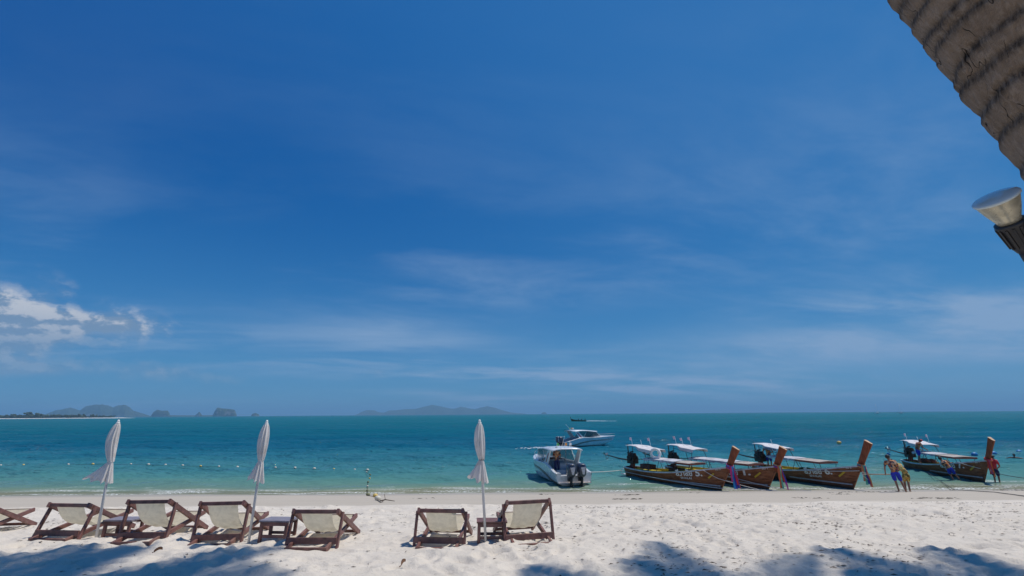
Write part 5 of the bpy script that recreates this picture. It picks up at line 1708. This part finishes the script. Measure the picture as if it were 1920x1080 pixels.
rope([local(B7, 8.3, .05, .62), (26.4, 26.8, .72), (24.6, 23.0, 1.0), (20.0, 14.0, 1.9)], .016, M_darkrope, 'dark taut rope from boat 7\'s bow off to the right edge', sag=.03)
rope([local(B7, 4.0, -1.0, .1), GP(23.2, 27.4, .03), GP(20.4, 22.0, .03), GP(17.2, 17.4, .03), GP(15.5, 14.0, .03)], .014, M_darkrope, 'thin dark rope lying over the wet sand at right', n=10)

# ------------------------------------------------------------------ litter on the sand
def leaf(loc, yaw, ln, label, name='dead_leaf'):
    m = MB()
    rows = []
    for i in range(9):
        t = i / 8
        w = ln * .22 * math.sin(math.pi * min(1, .06 + .92 * t)) ** .8
        z = .03 * math.sin(2.4 * t) + .02
        rows.append([Vector((ln * (t - .5), -w, z + .03)), Vector((ln * (t - .5), 0, z)), Vector((ln * (t - .5), w, z + .035))])
    m.loft(rows, closed=False, cap0=False, cap1=False)
    m.tube([(-ln * .5, 0, .03), (-ln * .72, .01, .02)], .006, 5)
    o = m.build(name, M_leafdead)
    o.location = loc
    o.rotation_euler = (.15, -.1, yaw)
    return tag(o, label, 'leaf')
leaf((-5.29, 7.95, gz(-5.29, 7.95) + .005), .3, .11, 'curled brown leaf on the sand below the tall left deck chair')
leaf((-1.45, 7.03, gz(-1.45, 7.03) + .005), 1.2, .10, 'small pale brown leaf on the bare sand in the foreground', 'dead_leaf')
def litter(name, label, n, area, lens, material, seed, clump=False):
    rr = random.Random(seed)
    m = MB()
    for k in range(n):
        x, y = area(rr)
        while not clump and rr.random() > 0.12 + 2.6 * max(0.0, float(vnoise(np.array([x / 1.1]), np.array([y / 0.8]), 31)[0])):
            x, y = area(rr)
        if not clump:
            cnt = 1
        else:
            cnt = rr.randint(6, 16)
        for c in range(cnt):
            xx_, yy_ = (x, y) if not clump else (x + rr.gauss(0, .22), y + rr.gauss(0, .16))
            z = gz(xx_, yy_) + .012
            a = rr.uniform(0, math.pi)
            if rr.random() < .65:
                a = rr.gauss(0, .5)
            L_ = rr.uniform(*lens)
            w = L_ * rr.uniform(.08, .35)
            d_ = Vector((math.cos(a), math.sin(a), 0)); s_ = Vector((-d_.y, d_.x, 0))
            c0 = Vector((xx_, yy_, z))
            up_ = Vector((0, 0, L_ * rr.uniform(.05, .25)))
            m.add([c0 - d_ * L_ / 2, c0 + s_ * w / 2 + up_ * .6, c0 + d_ * L_ / 2 + up_ * .2, c0 - s_ * w / 2 + up_ * .3], [(0, 1, 2), (0, 2, 3)])
    o = m.build(name, material)
    return tag(o, label, 'litter', kind='stuff')
def area1(rr):
    y = 5.5 + 9.6 * rr.random() ** .8
    x = (rr.random() * 2 - 1) * (y + 2.5) * 1.05
    if x < 1 and rr.random() < .55:
        x = abs(x)
    return x, y
litter('beach_litter', 'dark specks of leaf and twig litter over the dry sand', 5200, area1, (.025, .10), M_debris, 4)
WD = [(15.5, 24.0), (13.9, 22.0), (4.84, 22.5), (10.9, 19.0), (3.7, 18.8), (26.0, 27.2), (24.6, 26.4), (23.0, 26.8), (14.3, 17.5), (18.9, 25.6), (24.5, 25.6), (16.6, 24.6), (-3.5, 21.0), (1.0, 24.5), (8.0, 25.0)]
litter('seaweed_wrack', 'dark strands of washed-up seaweed on the wet sand', len(WD) * 2, (lambda rr: (lambda p: (p[0] + rr.gauss(0, .35), p[1] + rr.gauss(0, .2)))(WD[rr.randrange(len(WD))])), (.05, .24), M_weed, 6, clump=True)
